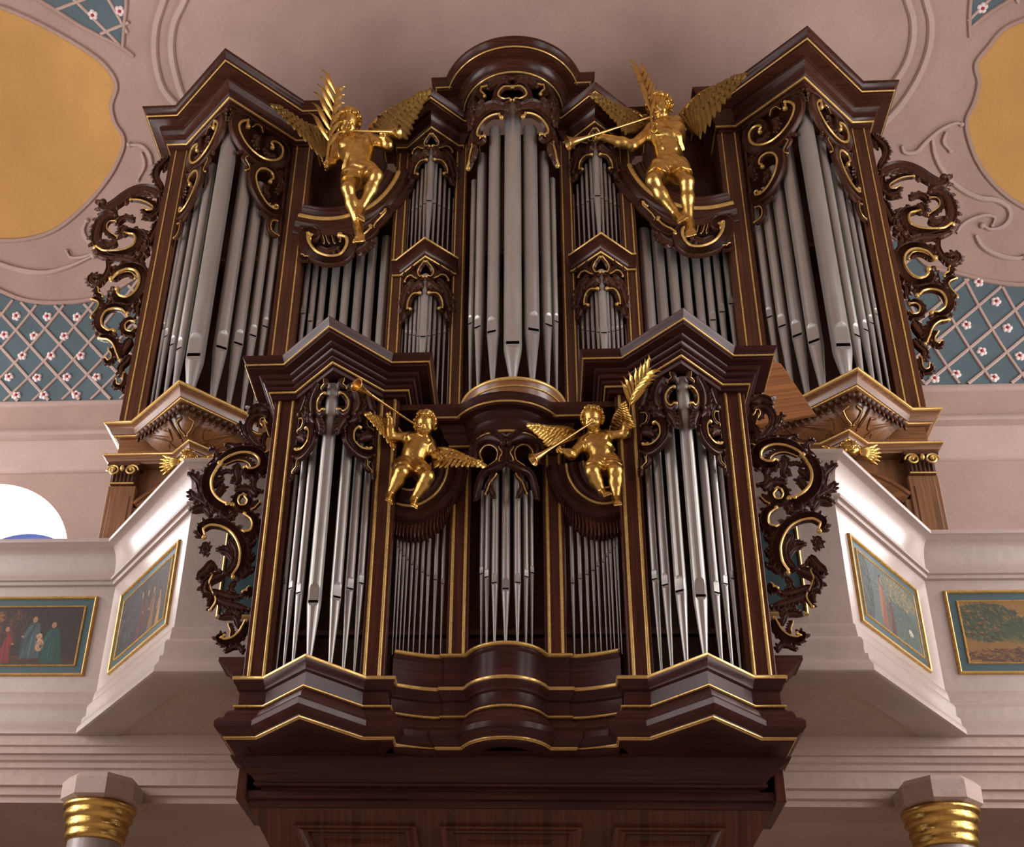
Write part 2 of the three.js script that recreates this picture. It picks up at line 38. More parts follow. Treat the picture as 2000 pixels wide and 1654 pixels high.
// ------------------------------------------------------------ helpers
const V = (x, y, z) => new THREE.Vector3(x, y, z);
let seed = 20240;
const rnd = () => { seed = (seed * 1664525 + 1013904223) >>> 0; return seed / 4294967296; };
const rr = (a, b) => a + (b - a) * rnd();
const lerp = (a, b, t) => a + (b - a) * t, clamp = (x, a, b) => Math.max(a, Math.min(b, x));
const taken = {};
const numbered = n => { taken[n] = (taken[n] ?? -1) + 1; return taken[n] ? n + '_' + String(taken[n]).padStart(3, '0') : n; };
function prep(g) {
  if (g.index) g = g.toNonIndexed();
  if (!g.attributes.normal) g.computeVertexNormals();
  for (const k of Object.keys(g.attributes)) if (!['position', 'normal', 'uv'].includes(k)) g.deleteAttribute(k);
  return g;
}
function boxUV(g) {  // uv in metres, by the main axis of each triangle
  const p = g.attributes.position, n = p.count, uv = new Float32Array(n * 2), a = V(), b = V(), c = V();
  for (let i = 0; i < n; i += 3) {
    a.fromBufferAttribute(p, i); b.fromBufferAttribute(p, i + 1); c.fromBufferAttribute(p, i + 2);
    const nn = b.clone().sub(a).cross(c.clone().sub(a)), x = Math.abs(nn.x), y = Math.abs(nn.y), z = Math.abs(nn.z);
    for (let k = 0; k < 3; k++) {
      const X = p.getX(i + k), Y = p.getY(i + k), Z = p.getZ(i + k);
      const q = x > y && x > z ? [Z, Y] : y > z ? [X, Z] : [X, Y];
      uv[(i + k) * 2] = q[0]; uv[(i + k) * 2 + 1] = q[1];
    }
  }
  g.setAttribute('uv', new THREE.BufferAttribute(uv, 2));
  return g;
}
function obj(name, geos, mat, parent = scene, keepUV = false) {
  geos = (Array.isArray(geos) ? geos : [geos]).map(prep);
  let g = geos.length > 1 ? mergeGeometries(geos.map(q => { const r = q.clone(); if (!keepUV) r.deleteAttribute('uv'); return r; })) : geos[0];
  if (!keepUV) boxUV(g);
  const m = new THREE.Mesh(g, mat);
  m.name = parent === scene ? numbered(name) : name;
  m.castShadow = m.receiveShadow = true; parent.add(m);
  return m;
}
function tag(o, label, category, group) { o.userData.label = label; o.userData.category = category; if (group) o.userData.group = group; return o; }
function struct(o, label) { o.userData.kind = 'structure'; if (label) o.userData.label = label; return o; }
function thing(name, label, category, group, pos) {
  const g = new THREE.Group(); g.name = numbered(name); if (pos) g.position.set(...pos); scene.add(g);
  return tag(g, label, category, group);
}
function box(x0, x1, y0, y1, z0, z1, r = 0.004) {
  const g = r > 0 ? new RoundedBoxGeometry(x1 - x0, y1 - y0, z1 - z0, 1, r) : new THREE.BoxGeometry(x1 - x0, y1 - y0, z1 - z0);
  return g.translate((x0 + x1) / 2, (y0 + y1) / 2, (z0 + z1) / 2);
}
function quads(rows, crease = 0.6, closeRow = false) {  // grid of points -> creased surface
  const pos = [];
  const put = (a, b, c) => pos.push(a.x, a.y, a.z, b.x, b.y, b.z, c.x, c.y, c.z);
  for (let i = 0; i + 1 < rows.length; i++) {
    const A = rows[i], B = rows[i + 1], n = A.length;
    for (let j = 0; j < (closeRow ? n : n - 1); j++) { const k = (j + 1) % n; put(A[j], B[j], B[k]); put(A[j], B[k], A[k]); }
  }
  const g = new THREE.BufferGeometry(); g.setAttribute('position', new THREE.Float32BufferAttribute(pos, 3));
  return toCreasedNormals(g, crease);
}
function mitres(plan) {
  const n = plan.length, N = [];
  for (let i = 0; i + 1 < n; i++) { const dx = plan[i + 1][0] - plan[i][0], dz = plan[i + 1][1] - plan[i][1], l = Math.hypot(dx, dz) || 1; N.push([-dz / l, dx / l]); }
  return plan.map((p, i) => {
    const a = N[Math.max(0, i - 1)], b = N[Math.min(n - 2, i)];
    if (i === 0) return b; if (i === n - 1) return a;
    const k = 1 / Math.max(0.25, 1 + a[0] * b[0] + a[1] * b[1]);
    return [(a[0] + b[0]) * k, (a[1] + b[1]) * k];
  });
}
// moulding: closed profile [out, up] run along a plan line [x, z] (left to right, outward = towards the nave)
function sweep(plan, prof, crease = 0.6) {
  const m = mitres(plan), rows = plan.map((p, i) => prof.map(([o, y]) => V(p[0] + m[i][0] * o, y, p[1] + m[i][1] * o)));
  const g = quads(rows, crease, true), caps = [];
  const tri = THREE.ShapeUtils.triangulateShape(prof.map(q => new THREE.Vector2(q[0], q[1])), []);
  for (const r of [rows[0], rows[rows.length - 1]]) for (const t of tri) for (const k of t) caps.push(r[k].x, r[k].y, r[k].z);
  const c = new THREE.BufferGeometry(); c.setAttribute('position', new THREE.Float32BufferAttribute(caps, 3)); c.computeVertexNormals();
  return mergeGeometries([prep(g), prep(c)].map(q => (q.deleteAttribute('uv'), q)));
}
// the same in elevation: path [x, y], profile [across the path, depth z]
function sweepXY(path, prof, crease = 0.6) {
  const g = sweep(path, prof, crease), p = g.attributes.position;
  for (let i = 0; i < p.count; i++) { const y = p.getY(i), z = p.getZ(i); p.setXYZ(i, p.getX(i), z, y); }
  g.computeVertexNormals(); return toCreasedNormals(g, crease);
}
const bead = (o, y, r, ry = r) => Array.from({ length: 8 }, (_, i) => [o + r * Math.cos(i * Math.PI / 4 + 0.39), y + ry * Math.sin(i * Math.PI / 4 + 0.39)]);
const mirror = plan => plan.map(([x, z]) => [-x, z]).reverse();
function arcPlan(cx, cz, R, a0, a1, n) { return Array.from({ length: n + 1 }, (_, i) => { const a = lerp(a0, a1, i / n); return [cx + R * Math.sin(a), cz + R * Math.cos(a)]; }); }
function spline(pts, n, dim = 2) {
  const c = new THREE.CatmullRomCurve3(pts.map(p => V(p[0], p[1], p[2] || 0)), false, 'centripetal');
  return c.getPoints(n);
}
function polygonFlat(plan, y) { // horizontal board from a plan outline
  const pts = plan.map(p => new THREE.Vector2(p[0], p[1])), t = THREE.ShapeUtils.triangulateShape(pts, []), a = [];
  for (const f of t) for (const k of f) a.push(plan[k][0], y, plan[k][1]);
  const g = new THREE.BufferGeometry(); g.setAttribute('position', new THREE.Float32BufferAttribute(a, 3)); g.computeVertexNormals(); return g;
}
function tube(pts, r, seg = 8, n = 0, taper = null) {
  const P = n ? new THREE.CatmullRomCurve3(pts, false, 'centripetal').getPoints(n) : pts, rows = [];
  let up = V(0.31, 0.2, 1);
  for (let i = 0; i < P.length; i++) {
    const d = P[Math.min(i + 1, P.length - 1)].clone().sub(P[Math.max(0, i - 1)]).normalize();
    const a = up.clone().sub(d.clone().multiplyScalar(up.dot(d))).normalize(), b = d.clone().cross(a); up = a;
    const q = taper ? r * taper(i / (P.length - 1)) : r;
    rows.push(Array.from({ length: seg }, (_, k) => { const t = k / seg * 6.28318; return P[i].clone().addScaledVector(a, Math.cos(t) * q).addScaledVector(b, Math.sin(t) * q); }));
  }
  const c0 = rows[0].map(() => P[0]), c1 = rows[0].map(() => P[P.length - 1]);
  return quads([c0, ...rows, c1], 1.1, true);
}
const ball = (p, r, sy = 1, d = 10) => new THREE.SphereGeometry(r, d, Math.max(6, d - 3)).scale(1, sy, 1).translate(p.x, p.y, p.z);

// ------------------------------------------------------------ procedural surfaces
function noiseTex(w, h, fn, srgb, rep = [1, 1]) {
  const d = new Uint8Array(w * h * 4);
  for (let y = 0; y < h; y++) for (let x = 0; x < w; x++) {
    const c = fn(x / w, y / h), i = (y * w + x) * 4;
    for (let k = 0; k < 3; k++) d[i + k] = clamp(Math.round((Array.isArray(c) ? c[k] : c) * 255), 0, 255);
    d[i + 3] = 255;
  }
  const t = new THREE.DataTexture(d, w, h); t.wrapS = t.wrapT = THREE.RepeatWrapping; t.magFilter = THREE.LinearFilter; t.minFilter = THREE.LinearMipmapLinearFilter; t.generateMipmaps = true;
  if (srgb) t.colorSpace = THREE.SRGBColorSpace; t.repeat.set(...rep); t.needsUpdate = true; return t;
}
const hash = (x, y, s) => { let h = (x * 374761393 + y * 668265263 + s * 1274126177) | 0; h = Math.imul(h ^ (h >>> 13), 1274126177); return ((h ^ (h >>> 16)) >>> 0) / 4294967296; };
function vn(u, v, fx, fy, s) { // tileable value noise
  const x = u * fx, y = v * fy, x0 = Math.floor(x), y0 = Math.floor(y), tx = x - x0, ty = y - y0, q = t => t * t * (3 - 2 * t);
  const H = (i, j) => hash(((i % fx) + fx) % fx, ((j % fy) + fy) % fy, s);
  return lerp(lerp(H(x0, y0), H(x0 + 1, y0), q(tx)), lerp(H(x0, y0 + 1), H(x0 + 1, y0 + 1), q(tx)), q(ty));
}
const fbm = (u, v, f, s, o = 4) => { let a = 0, k = 0.5, t = 0; for (let i = 0; i < o; i++) { a += k * vn(u, v, f << i, f << i, s + i); t += k; k *= 0.55; } return a / t; };
const plasterMap = noiseTex(512, 512, (u, v) => { const n = 0.86 + 0.16 * fbm(u, v, 4, 3, 5) + 0.03 * (vn(u, v, 160, 160, 9) - 0.5); return [n, n * 0.997, n * 0.994]; }, true, [0.4, 0.4]);
const plasterBump = noiseTex(512, 512, (u, v) => 0.6 * fbm(u, v, 6, 21, 4) + 0.4 * fbm(u, v, 40, 31, 3), false, [0.6, 0.6]);
const woodV = noiseTex(256, 512, (u, v) => { const g = 0.6 * vn(u, v, 48, 3, 5) + 0.25 * vn(u, v, 110, 6, 6) + 0.3 * fbm(u, v, 3, 8, 3); const n = 0.62 + 0.42 * g; return [n, n * 0.97, n * 0.94]; }, true, [2, 1]);
const woodH = noiseTex(512, 256, (u, v) => { const g = 0.6 * vn(u, v, 3, 48, 5) + 0.25 * vn(u, v, 6, 110, 6) + 0.3 * fbm(u, v, 3, 8, 3); const n = 0.62 + 0.42 * g; return [n, n * 0.97, n * 0.94]; }, true, [1, 2]);
const woodRough = noiseTex(256, 256, (u, v) => 0.55 + 0.45 * fbm(u, v, 5, 14, 4), false, [1, 1]);
const goldMap = noiseTex(256, 256, (u, v) => { const n = fbm(u, v, 8, 41, 4), w = vn(u, v, 70, 70, 45); const k = w > 0.93 ? 0.55 : 0.82 + 0.2 * n; return [k, k * 0.985, k * 0.95]; }, true, [3, 3]);
const goldRough = noiseTex(256, 256, (u, v) => 0.55 + 0.45 * fbm(u, v, 10, 51, 4), false, [3, 3]);
const goldBump = noiseTex(256, 256, (u, v) => fbm(u, v, 16, 61, 4), false, [3, 3]);
const tinMap = noiseTex(256, 512, (u, v) => { const n = 0.84 + 0.16 * fbm(u, v, 4, 71, 4), s = vn(u, v, 120, 240, 75) > 0.965 ? 0.8 : 1; return [n * s, n * s * 0.99, n * s * 0.975]; }, true, [2, 1]);
const tinRough = noiseTex(256, 256, (u, v) => 0.7 + 0.3 * fbm(u, v, 6, 81, 4), false, [2, 1]);
const S = (o) => new THREE.MeshStandardMaterial(o), Ph = (o) => new THREE.MeshPhysicalMaterial(o), rgb = (r, g, b) => new THREE.Color().setRGB(r, g, b);
const M = {
  plaster: S({ color: rgb(0.44, 0.295, 0.245), map: plasterMap, bumpMap: plasterBump, bumpScale: 0.004, roughness: 0.9 }),
  stucco: S({ color: rgb(0.52, 0.37, 0.32), map: plasterMap, roughness: 0.85 }),
  galleryPaint: Ph({ color: rgb(0.42, 0.325, 0.29), map: plasterMap, bumpMap: plasterBump, bumpScale: 0.003, roughness: 0.33, clearcoat: 0.5, clearcoatRoughness: 0.28 }),
  beamPaint: S({ color: rgb(0.50, 0.365, 0.31), map: plasterMap, bumpMap: plasterBump, bumpScale: 0.006, roughness: 0.6 }),
  reveal: S({ color: rgb(0.86, 0.84, 0.83), map: plasterMap, roughness: 0.9 }),
  blue: S({ color: rgb(0.10, 0.145, 0.165), map: plasterMap, roughness: 0.85 }),
  yellow: S({ color: rgb(0.60, 0.325, 0.10), map: plasterMap, roughness: 0.9 }),
  petal: S({ color: rgb(0.75, 0.62, 0.60), roughness: 0.8 }),
  petalEye: S({ color: rgb(0.42, 0.03, 0.04), roughness: 0.8 }),
  darkV: Ph({ color: rgb(0.075, 0.025, 0.014), map: woodV, roughness: 0.42, roughnessMap: woodRough, specularIntensity: 0.38, clearcoat: 0.14, clearcoatRoughness: 0.25 }),
  darkH: Ph({ color: rgb(0.065, 0.021, 0.013), map: woodH, roughness: 0.38, roughnessMap: woodRough, specularIntensity: 0.38, clearcoat: 0.14, clearcoatRoughness: 0.2 }),
  postV: Ph({ color: rgb(0.095, 0.034, 0.016), map: woodV, roughness: 0.42, roughnessMap: woodRough, specularIntensity: 0.38, clearcoat: 0.14, clearcoatRoughness: 0.3 }),
  frontH: Ph({ color: rgb(0.062, 0.019, 0.016), map: woodH, roughness: 0.5, roughnessMap: woodRough, specularIntensity: 0.32, clearcoat: 0.07, clearcoatRoughness: 0.2 }),
  frontV: Ph({ color: rgb(0.092, 0.029, 0.018), map: woodV, roughness: 0.36, roughnessMap: woodRough, specularIntensity: 0.38, clearcoat: 0.14, clearcoatRoughness: 0.2 }),
  brownH: Ph({ color: rgb(0.24, 0.10, 0.036), map: woodH, roughness: 0.42, roughnessMap: woodRough, clearcoat: 0.3, clearcoatRoughness: 0.25 }),
  brownV: Ph({ color: rgb(0.22, 0.095, 0.036), map: woodV, roughness: 0.45, roughnessMap: woodRough, clearcoat: 0.2, clearcoatRoughness: 0.3 }),
  board: Ph({ color: rgb(0.36, 0.145, 0.045), map: woodH, roughness: 0.4, clearcoat: 0.3, clearcoatRoughness: 0.2 }),
  carve: Ph({ color: rgb(0.07, 0.024, 0.017), map: woodV, roughness: 0.36, specularIntensity: 0.38, clearcoat: 0.14, clearcoatRoughness: 0.25 }),
  carveMain: Ph({ color: rgb(0.08, 0.028, 0.014), map: woodV, roughness: 0.42, specularIntensity: 0.38, clearcoat: 0.14, clearcoatRoughness: 0.3 }),
  gold: S({ color: rgb(0.80, 0.53, 0.17), map: goldMap, metalness: 1, roughness: 0.42, roughnessMap: goldRough, bumpMap: goldBump, bumpScale: 0.0015 }),
  wingBronze: S({ color: rgb(0.33, 0.21, 0.06), map: goldMap, metalness: 0.8, roughness: 0.6, roughnessMap: goldRough, bumpMap: goldBump, bumpScale: 0.002 }),
  gilt: S({ color: rgb(0.70, 0.45, 0.15), map: goldMap, metalness: 0.45, roughness: 0.38, roughnessMap: goldRough }),
  brass: S({ color: rgb(0.62, 0.40, 0.15), metalness: 1, roughness: 0.35, roughnessMap: goldRough }),
  tin: [0, 1, 2].map(i => S({ color: rgb(0.42 + 0.03 * i, 0.395 + 0.029 * i, 0.375 + 0.028 * i), map: tinMap, metalness: 0.6, roughness: 0.46, roughnessMap: tinRough })),
  stone: Ph({ color: rgb(0.36, 0.29, 0.27), map: plasterMap, roughness: 0.4, clearcoat: 0.2 }),
  frameTeal: S({ color: rgb(0.032, 0.072, 0.082), map: plasterMap, roughness: 0.5 }),
  blueFrame: S({ color: rgb(0.03, 0.05, 0.19), roughness: 0.6 }),
  floor: S({ color: rgb(0.50, 0.40, 0.33), map: plasterMap, roughness: 0.6 }),
};
M.glow = S({ color: rgb(0.8, 0.85, 0.95), emissive: rgb(0.9, 0.95, 1.0), emissiveIntensity: 1.2, roughness: 0.4 });
// ------------------------------------------------------------ the small oil paintings on the parapet
function painting(bg, items, sd) { // oil sketch: ground, patches of short strokes, robed figures with folds
  const W = 768, H = 256, c = document.createElement('canvas'); c.width = W; c.height = H; const g = c.getContext('2d'); g.fillStyle = bg; g.fillRect(0, 0, W, H);
  seed = sd; const css = (v, k = 1) => `rgb(${v.map(q => Math.round(clamp(q * k, 0, 255))).join(',')})`;
  const dabs = ([x, y, rx, ry, col, n, ang = 1.4, L = 1]) => { for (let i = 0; i < n * 2; i++) { const a = rnd() * 6.283, r = Math.sqrt(rnd()), px = x + Math.cos(a) * r * rx, py = y + Math.sin(a) * r * ry, th = ang + (rnd() - 0.5) * 1.6, l = (3 + 7 * rnd()) * L; g.globalAlpha = 0.3 + 0.35 * rnd(); g.strokeStyle = css(col, 0.6 + 0.5 * rnd()); g.lineWidth = 2 + 5 * rnd(); g.lineCap = 'round'; g.beginPath(); g.moveTo(px - Math.cos(th) * l, py - Math.sin(th) * l); g.lineTo(px + Math.cos(th) * l, py + Math.sin(th) * l); g.stroke(); } };
  const fig = ({ f: [x, y, h], robe, cloak, face = 1, sit = 0, skin = [168, 118, 80] }) => {
    const w = h * 0.24, top = y - h * 0.8; g.globalAlpha = 1;
    g.fillStyle = css(robe, 0.75); g.beginPath(); g.moveTo(x - w * 0.45, top + 6); g.quadraticCurveTo(x, top - 8, x + w * 0.45, top + 6); g.quadraticCurveTo(x + w * (0.7 + sit), y - h * 0.4, x + w * (0.9 + sit), y); g.lineTo(x - w * 0.8, y); g.quadraticCurveTo(x - w * 0.8, y - h * 0.4, x - w * 0.45, top + 6); g.fill();
    for (let i = 0; i < 26; i++) { const u = rnd() * 2 - 1; g.globalAlpha = 0.35; g.strokeStyle = css(robe, 0.4 + 1.0 * rnd()); g.lineWidth = 1.5 + 2.5 * rnd(); g.beginPath(); g.moveTo(x + u * w * 0.35, top + 14 + rnd() * 30); g.quadraticCurveTo(x + u * w * 0.55, y - h * 0.4, x + u * w * 0.75, y - 4 - rnd() * 20); g.stroke(); }
    g.globalAlpha = 0.95; g.fillStyle = css(cloak, 0.8); g.beginPath(); g.moveTo(x - w * 0.45, top + 4); g.quadraticCurveTo(x - w * 1.15, y - h * 0.45, x - w * 0.85, y - h * 0.08); g.quadraticCurveTo(x - w * 0.2, y - h * 0.3, x + w * 0.15, top + 10); g.fill();
    for (let i = 0; i < 14; i++) { g.globalAlpha = 0.3; g.strokeStyle = css(cloak, 0.4 + rnd()); g.lineWidth = 1.5 + 2 * rnd(); g.beginPath(); g.moveTo(x - w * 0.3 * rnd(), top + 12); g.quadraticCurveTo(x - w * (0.5 + 0.5 * rnd()), y - h * 0.45, x - w * 0.6, y - h * 0.2); g.stroke(); }
    g.globalAlpha = 1; g.fillStyle = '#2a180e'; g.beginPath(); g.ellipse(x - face * 2, top - h * 0.075, h * 0.075, h * 0.095, 0, 0, 7); g.fill(); g.fillStyle = css(skin, 0.85); g.beginPath(); g.ellipse(x + face * 3, top - h * 0.06, h * 0.05, h * 0.07, 0, 0, 7); g.fill();
    g.strokeStyle = css(robe, 0.9); g.lineWidth = h * 0.07; g.lineCap = 'round'; g.beginPath(); g.moveTo(x + face * w * 0.3, top + h * 0.1); g.lineTo(x + face * w * 0.7, y - h * 0.48); g.stroke(); g.fillStyle = css(skin, 0.8); g.beginPath(); g.ellipse(x + face * w * 0.85, y - h * 0.48, h * 0.035, h * 0.025, 0.4, 0, 7); g.fill();
  };
  for (const it of items) Array.isArray(it) ? dabs(it) : fig(it);
  for (let i = 0; i < 2200; i++) { g.globalAlpha = 0.06 + 0.1 * rnd(); g.fillStyle = ['#080503', '#20100a', '#7a5a34', '#2c1a0e'][i & 3]; g.fillRect(rnd() * W, rnd() * H, 1 + rnd() * 5, 1 + rnd() * 2); }
  const t = new THREE.CanvasTexture(c); t.colorSpace = THREE.SRGBColorSpace; return S({ map: t, roughness: 0.65 });
}
const paintings = [
  painting('#2a170d', [[330, 90, 260, 90, [108, 56, 26], 420], [360, 50, 90, 40, [150, 98, 46], 160, 0.2], [640, 100, 140, 110, [40, 24, 15], 420], [384, 240, 390, 24, [84, 48, 24], 300, 0], { f: [90, 246, 190], robe: [50, 60, 44], cloak: [110, 32, 24] }, { f: [190, 246, 200], robe: [120, 44, 30], cloak: [150, 104, 40] }, { f: [300, 246, 190], robe: [44, 62, 70], cloak: [66, 40, 28] }, { f: [400, 248, 205], robe: [38, 40, 46], cloak: [124, 32, 26] }, { f: [470, 246, 170], robe: [130, 36, 28], cloak: [60, 30, 22] }, { f: [580, 226, 195], robe: [72, 88, 88], cloak: [52, 70, 70], face: -1 }, { f: [660, 246, 190], robe: [34, 78, 66], cloak: [30, 66, 70], face: -1, sit: 0.2 }, [612, 168, 16, 26, [190, 140, 100], 60, 1.2, 0.4], [606, 132, 10, 12, [200, 152, 112], 40, 1, 0.3]], 11),
  painting('#241d1a', [[180, 100, 190, 110, [78, 74, 82], 420], [560, 120, 200, 130, [92, 58, 34], 420], [384, 240, 390, 25, [60, 40, 28], 240, 0], { f: [340, 246, 215], robe: [92, 36, 28], cloak: [44, 54, 62] }, { f: [440, 248, 200], robe: [60, 44, 34], cloak: [96, 36, 28] }, { f: [540, 248, 190], robe: [130, 84, 40], cloak: [70, 36, 26], face: -1 }, { f: [650, 250, 150], robe: [160, 112, 62], cloak: [100, 60, 34], face: -1 }], 23),
  painting('#7a5522', [[480, 70, 290, 70, [172, 118, 46], 560, 0.1], [90, 90, 130, 80, [44, 60, 44], 560, 0.8], [240, 120, 90, 50, [54, 68, 44], 300, 0.8], [450, 160, 320, 26, [86, 84, 44], 340, 0.1], [660, 150, 90, 40, [58, 66, 44], 260, 0.6], [384, 226, 400, 36, [72, 34, 20], 560, 0.1], { f: [520, 200, 120], robe: [58, 44, 34], cloak: [40, 44, 50] }], 37),
  painting('#4a5350', [[500, 60, 260, 50, [150, 126, 76], 400, 0.1], [210, 60, 180, 60, [88, 98, 98], 360, 0.2], [510, 180, 270, 80, [62, 76, 58], 560, 0.2], [60, 130, 90, 140, [44, 38, 34], 400], { f: [280, 246, 220], robe: [138, 82, 58], cloak: [166, 116, 90] }, { f: [380, 250, 160], robe: [90, 46, 32], cloak: [122, 76, 54], face: -1 }, [630, 190, 30, 14, [190, 180, 160], 60, 0.2, 0.4]], 51),
];
let winNo = 1;
// ------------------------------------------------------------ the room
const WZ = D.cove.z, ZC = D.cove.zc, CY = D.cove.y, CA = D.cove.a, CB = D.cove.b, RX = 7, FY = -4.2, BACK = 13;
const coveTab = (() => { const t = []; let s = 0, pz = WZ, py = CY; for (let i = 0; i <= 300; i++) { const a = i / 300 * Math.PI / 2, z = ZC - CA * Math.cos(a), y = CY + CB * Math.sin(a); s += Math.hypot(z - pz, y - py); pz = z; py = y; t.push([s, z, y, a]); } return t; })();
const COVE_LEN = coveTab[300][0], CEIL = CY + CB;
function cove(x, s, h = 0) { // point on the coved ceiling, h = height of relief into the room
  if (s <= 0) return V(x, CY + s, WZ + h);
  if (s >= COVE_LEN) return V(x, CEIL - h, ZC + s - COVE_LEN);
  let i = 1; while (coveTab[i][0] < s) i++;
  const A = coveTab[i - 1], B = coveTab[i], t = (s - A[0]) / (B[0] - A[0]), a = lerp(A[3], B[3], t);
  const nz = Math.cos(a) / CA, ny = -Math.sin(a) / CB, l = Math.hypot(nz, ny);
  return V(x, lerp(A[2], B[2], t) + ny / l * h, lerp(A[1], B[1], t) + nz / l * h);
}
{ // coved ceiling and its flat part
  const rows = []; for (let i = 0; i <= 60; i++) rows.push([-RX, RX].map(x => cove(x, COVE_LEN * i / 60)));
  rows.push([V(-RX, CEIL, BACK), V(RX, CEIL, BACK)]);
  const out = []; for (let i = 60; i >= 0; i--) out.push([-RX, RX].map(x => cove(x, COVE_LEN * i / 60, -0.25)));
  const c = struct(obj('ceiling', [quads(rows, 0.9), quads([[V(-RX, CEIL + 0.25, BACK), V(RX, CEIL + 0.25, BACK)], ...out], 0.9)], M.plaster), 'pinkish plaster ceiling with a deep cove behind the organ');
  // painted fields, raised frames, lattice and flowers
  const C = D.cv;
  const rib2 = (A, B, h, n = 50, m = 8) => { // sheet between two curves on the cove
    const a = spline(A, n), b = spline(B, n), rows = [];
    for (let i = 0; i <= n; i++) rows.push(Array.from({ length: m + 1 }, (_, j) => { const t = j / m; return cove(lerp(a[i].x, b[i].x, t), lerp(a[i].y, b[i].y, t), h); }));
    return quads(rows, 0.9);
  };
  const strip = (P, w, h, n = 40) => { // raised moulding with rounded back
    const a = spline(P, n), rows = [];
    for (let i = 0; i <= n; i++) {
      const d = a[Math.min(n, i + 1)].clone().sub(a[Math.max(0, i - 1)]).normalize(), nx = -d.y, ny = d.x;
      const ww = typeof w === 'function' ? w(i / n) : w;
      rows.push([[-1, 0], [-0.92, 0.55], [-0.6, 0.95], [0, 1], [0.6, 0.95], [0.92, 0.55], [1, 0]].map(([o, k]) => cove(a[i].x + nx * o * ww / 2, a[i].y + ny * o * ww / 2, h[0] + (h[1] - h[0]) * k)));
    }
    return quads(rows, 0.7);
  };
  const yl = [...C.yl.slice(0).reverse()], yr = C.yr;
  // ochre medallions
  const closeL = [[-5.9, 4.42], ...yl, [-5.95, 1.95]], closeR = [[5.5, 4.0], [5.3, 3.85], ...yr, [5.45, 1.85], [5.9, 1.8]];
  const fld = (P, cx, name) => struct(obj(name, rib2(P, P.map(p => [cx, lerp(p[1], 3.1, 0.6)]), 0.012, 80, 10), M.yellow, c), 'ochre painted medallion field');
  fld(closeL, -6.9, 'medallion_field'); fld(closeR, 6.9, 'medallion_field');
  // broad raised frames around the medallions
  const off = (P, d) => { const a = spline(P, 60); return a.map((p, i) => { const q = a[Math.min(60, i + 1)].clone().sub(a[Math.max(0, i - 1)]).normalize(); return [p.x - q.y * d, p.y + q.x * d]; }); };
  obj('medallion_frame', strip(off(closeL, 0.016), 0.05, [0, 0.03], 90), M.plaster, c);
  obj('medallion_frame', strip(off(closeR, -0.016), 0.05, [0, 0.03], 90), M.plaster, c);
  // blue lattice fields with the bottom edge on the wall band
  const botL = C.latl.map(p => [p[0], 0.02]), botR = C.latr.map(p => [p[0], 0.02]);
  const extL = [[-6.9, 1.9], [-6.2, 1.62], ...C.latl, [-3.6, 1.7]], extR = [[3.5, 1.9], ...C.latr, [5.8, 1.2], [6.9, 1.7]];
  const field = (E, dir) => struct(obj('lattice_field', rib2(E, E.map(p => [p[0], 0.0]), 0.01, 50, 10), M.blue, c), 'grey-blue painted field behind the lattice');
  field(extL); field(extR);
  obj('lattice_border', strip(off(extL, 0.03), 0.05, [0, 0.03], 70), M.plaster, c); obj('lattice_border', strip(off(extR, 0.03), 0.05, [0, 0.03], 70), M.plaster, c);
  const topL = [[C.topl[0], C.topl[1], C.topl[2]], [[-4.728, 4.296], [-4.3, 4.28], C.topl[4]]];
  obj('lattice_field', rib2([[-5.3, 4.75], C.topl[0], C.topl[1], C.topl[2]], [[-3.75, 4.75], [-3.86, 4.5], C.topl[4], C.topl[3]], 0.01, 30, 8), M.blue, c);
  obj('lattice_field', rib2([[4.43, 4.6], [4.43, 4.2], C.topr[0], C.topr[1]], [[5.3, 4.6], [5.0, 4.3], C.topr[3], C.topr[2]], 0.01, 30, 8), M.blue, c);
  // raised bands at the patch edges
  obj('frame_band', strip([[-5.4, 4.72], C.topl[0], C.topl[1], C.topl[2], [-3.90, 3.72]], 0.04, [0, 0.03]), M.plaster, c);
  obj('frame_band', strip([[-3.8, 4.7], C.topl[4], C.topl[3], C.topl[2]], 0.04, [0, 0.03]), M.plaster, c);
  obj('frame_band', strip([[4.42, 4.6], C.topr[0], C.topr[1], [4.5, 3.6]], 0.04, [0, 0.03]), M.plaster, c);
  obj('frame_band', strip([[5.2, 4.2], C.topr[3], C.topr[2], C.topr[1]], 0.04, [0, 0.03]), M.plaster, c);
  // lattice ribs, clipped by the curved top edge of each field
  const topAt = (E, x) => { const a = spline(E, 200); let b = a[0]; for (const p of a) if (Math.abs(p.x - x) < Math.abs(b.x - x)) b = p; return b.y; };
  const ribs = (P0, P1, u, E, xa, xb) => { // two families of parallel ribs from one measured rib each
    for (const [a, b, sp] of [P0, P1]) {
      const k = (b[1] - a[1]) / (b[0] - a[0]);
      for (let n = -14; n <= 14; n++) {
        const x0 = a[0] + n * sp; let A = null, B = null;
        for (let i = 0; i <= 400; i++) { const x = lerp(xa, xb, i / 400), s = a[1] + (x - x0) * k; if (s > 0.005 && s < topAt(E, x)) { if (!A) A = [x, s]; B = [x, s]; } }
        if (A && Math.hypot(B[0] - A[0], B[1] - A[1]) > 0.15) obj('lattice_rib', strip([A, [lerp(A[0], B[0], 0.33), lerp(A[1], B[1], 0.33)], [lerp(A[0], B[0], 0.67), lerp(A[1], B[1], 0.67)], B], 0.036, [0.008, 0.026], 12), M.stucco, c);
      }
    }
  };
  ribs([C.ribs[2][0], C.ribs[2][1], 0.313], [C.ribs[4][0], C.ribs[4][1], 0.335], 1, extL, -6.6, -3.7);
  ribs([C.ribsR[3][0], C.ribsR[3][1], 0.425], [C.ribsR[0][0], C.ribsR[0][1], 0.335], 1, extR, 3.6, 6.6);
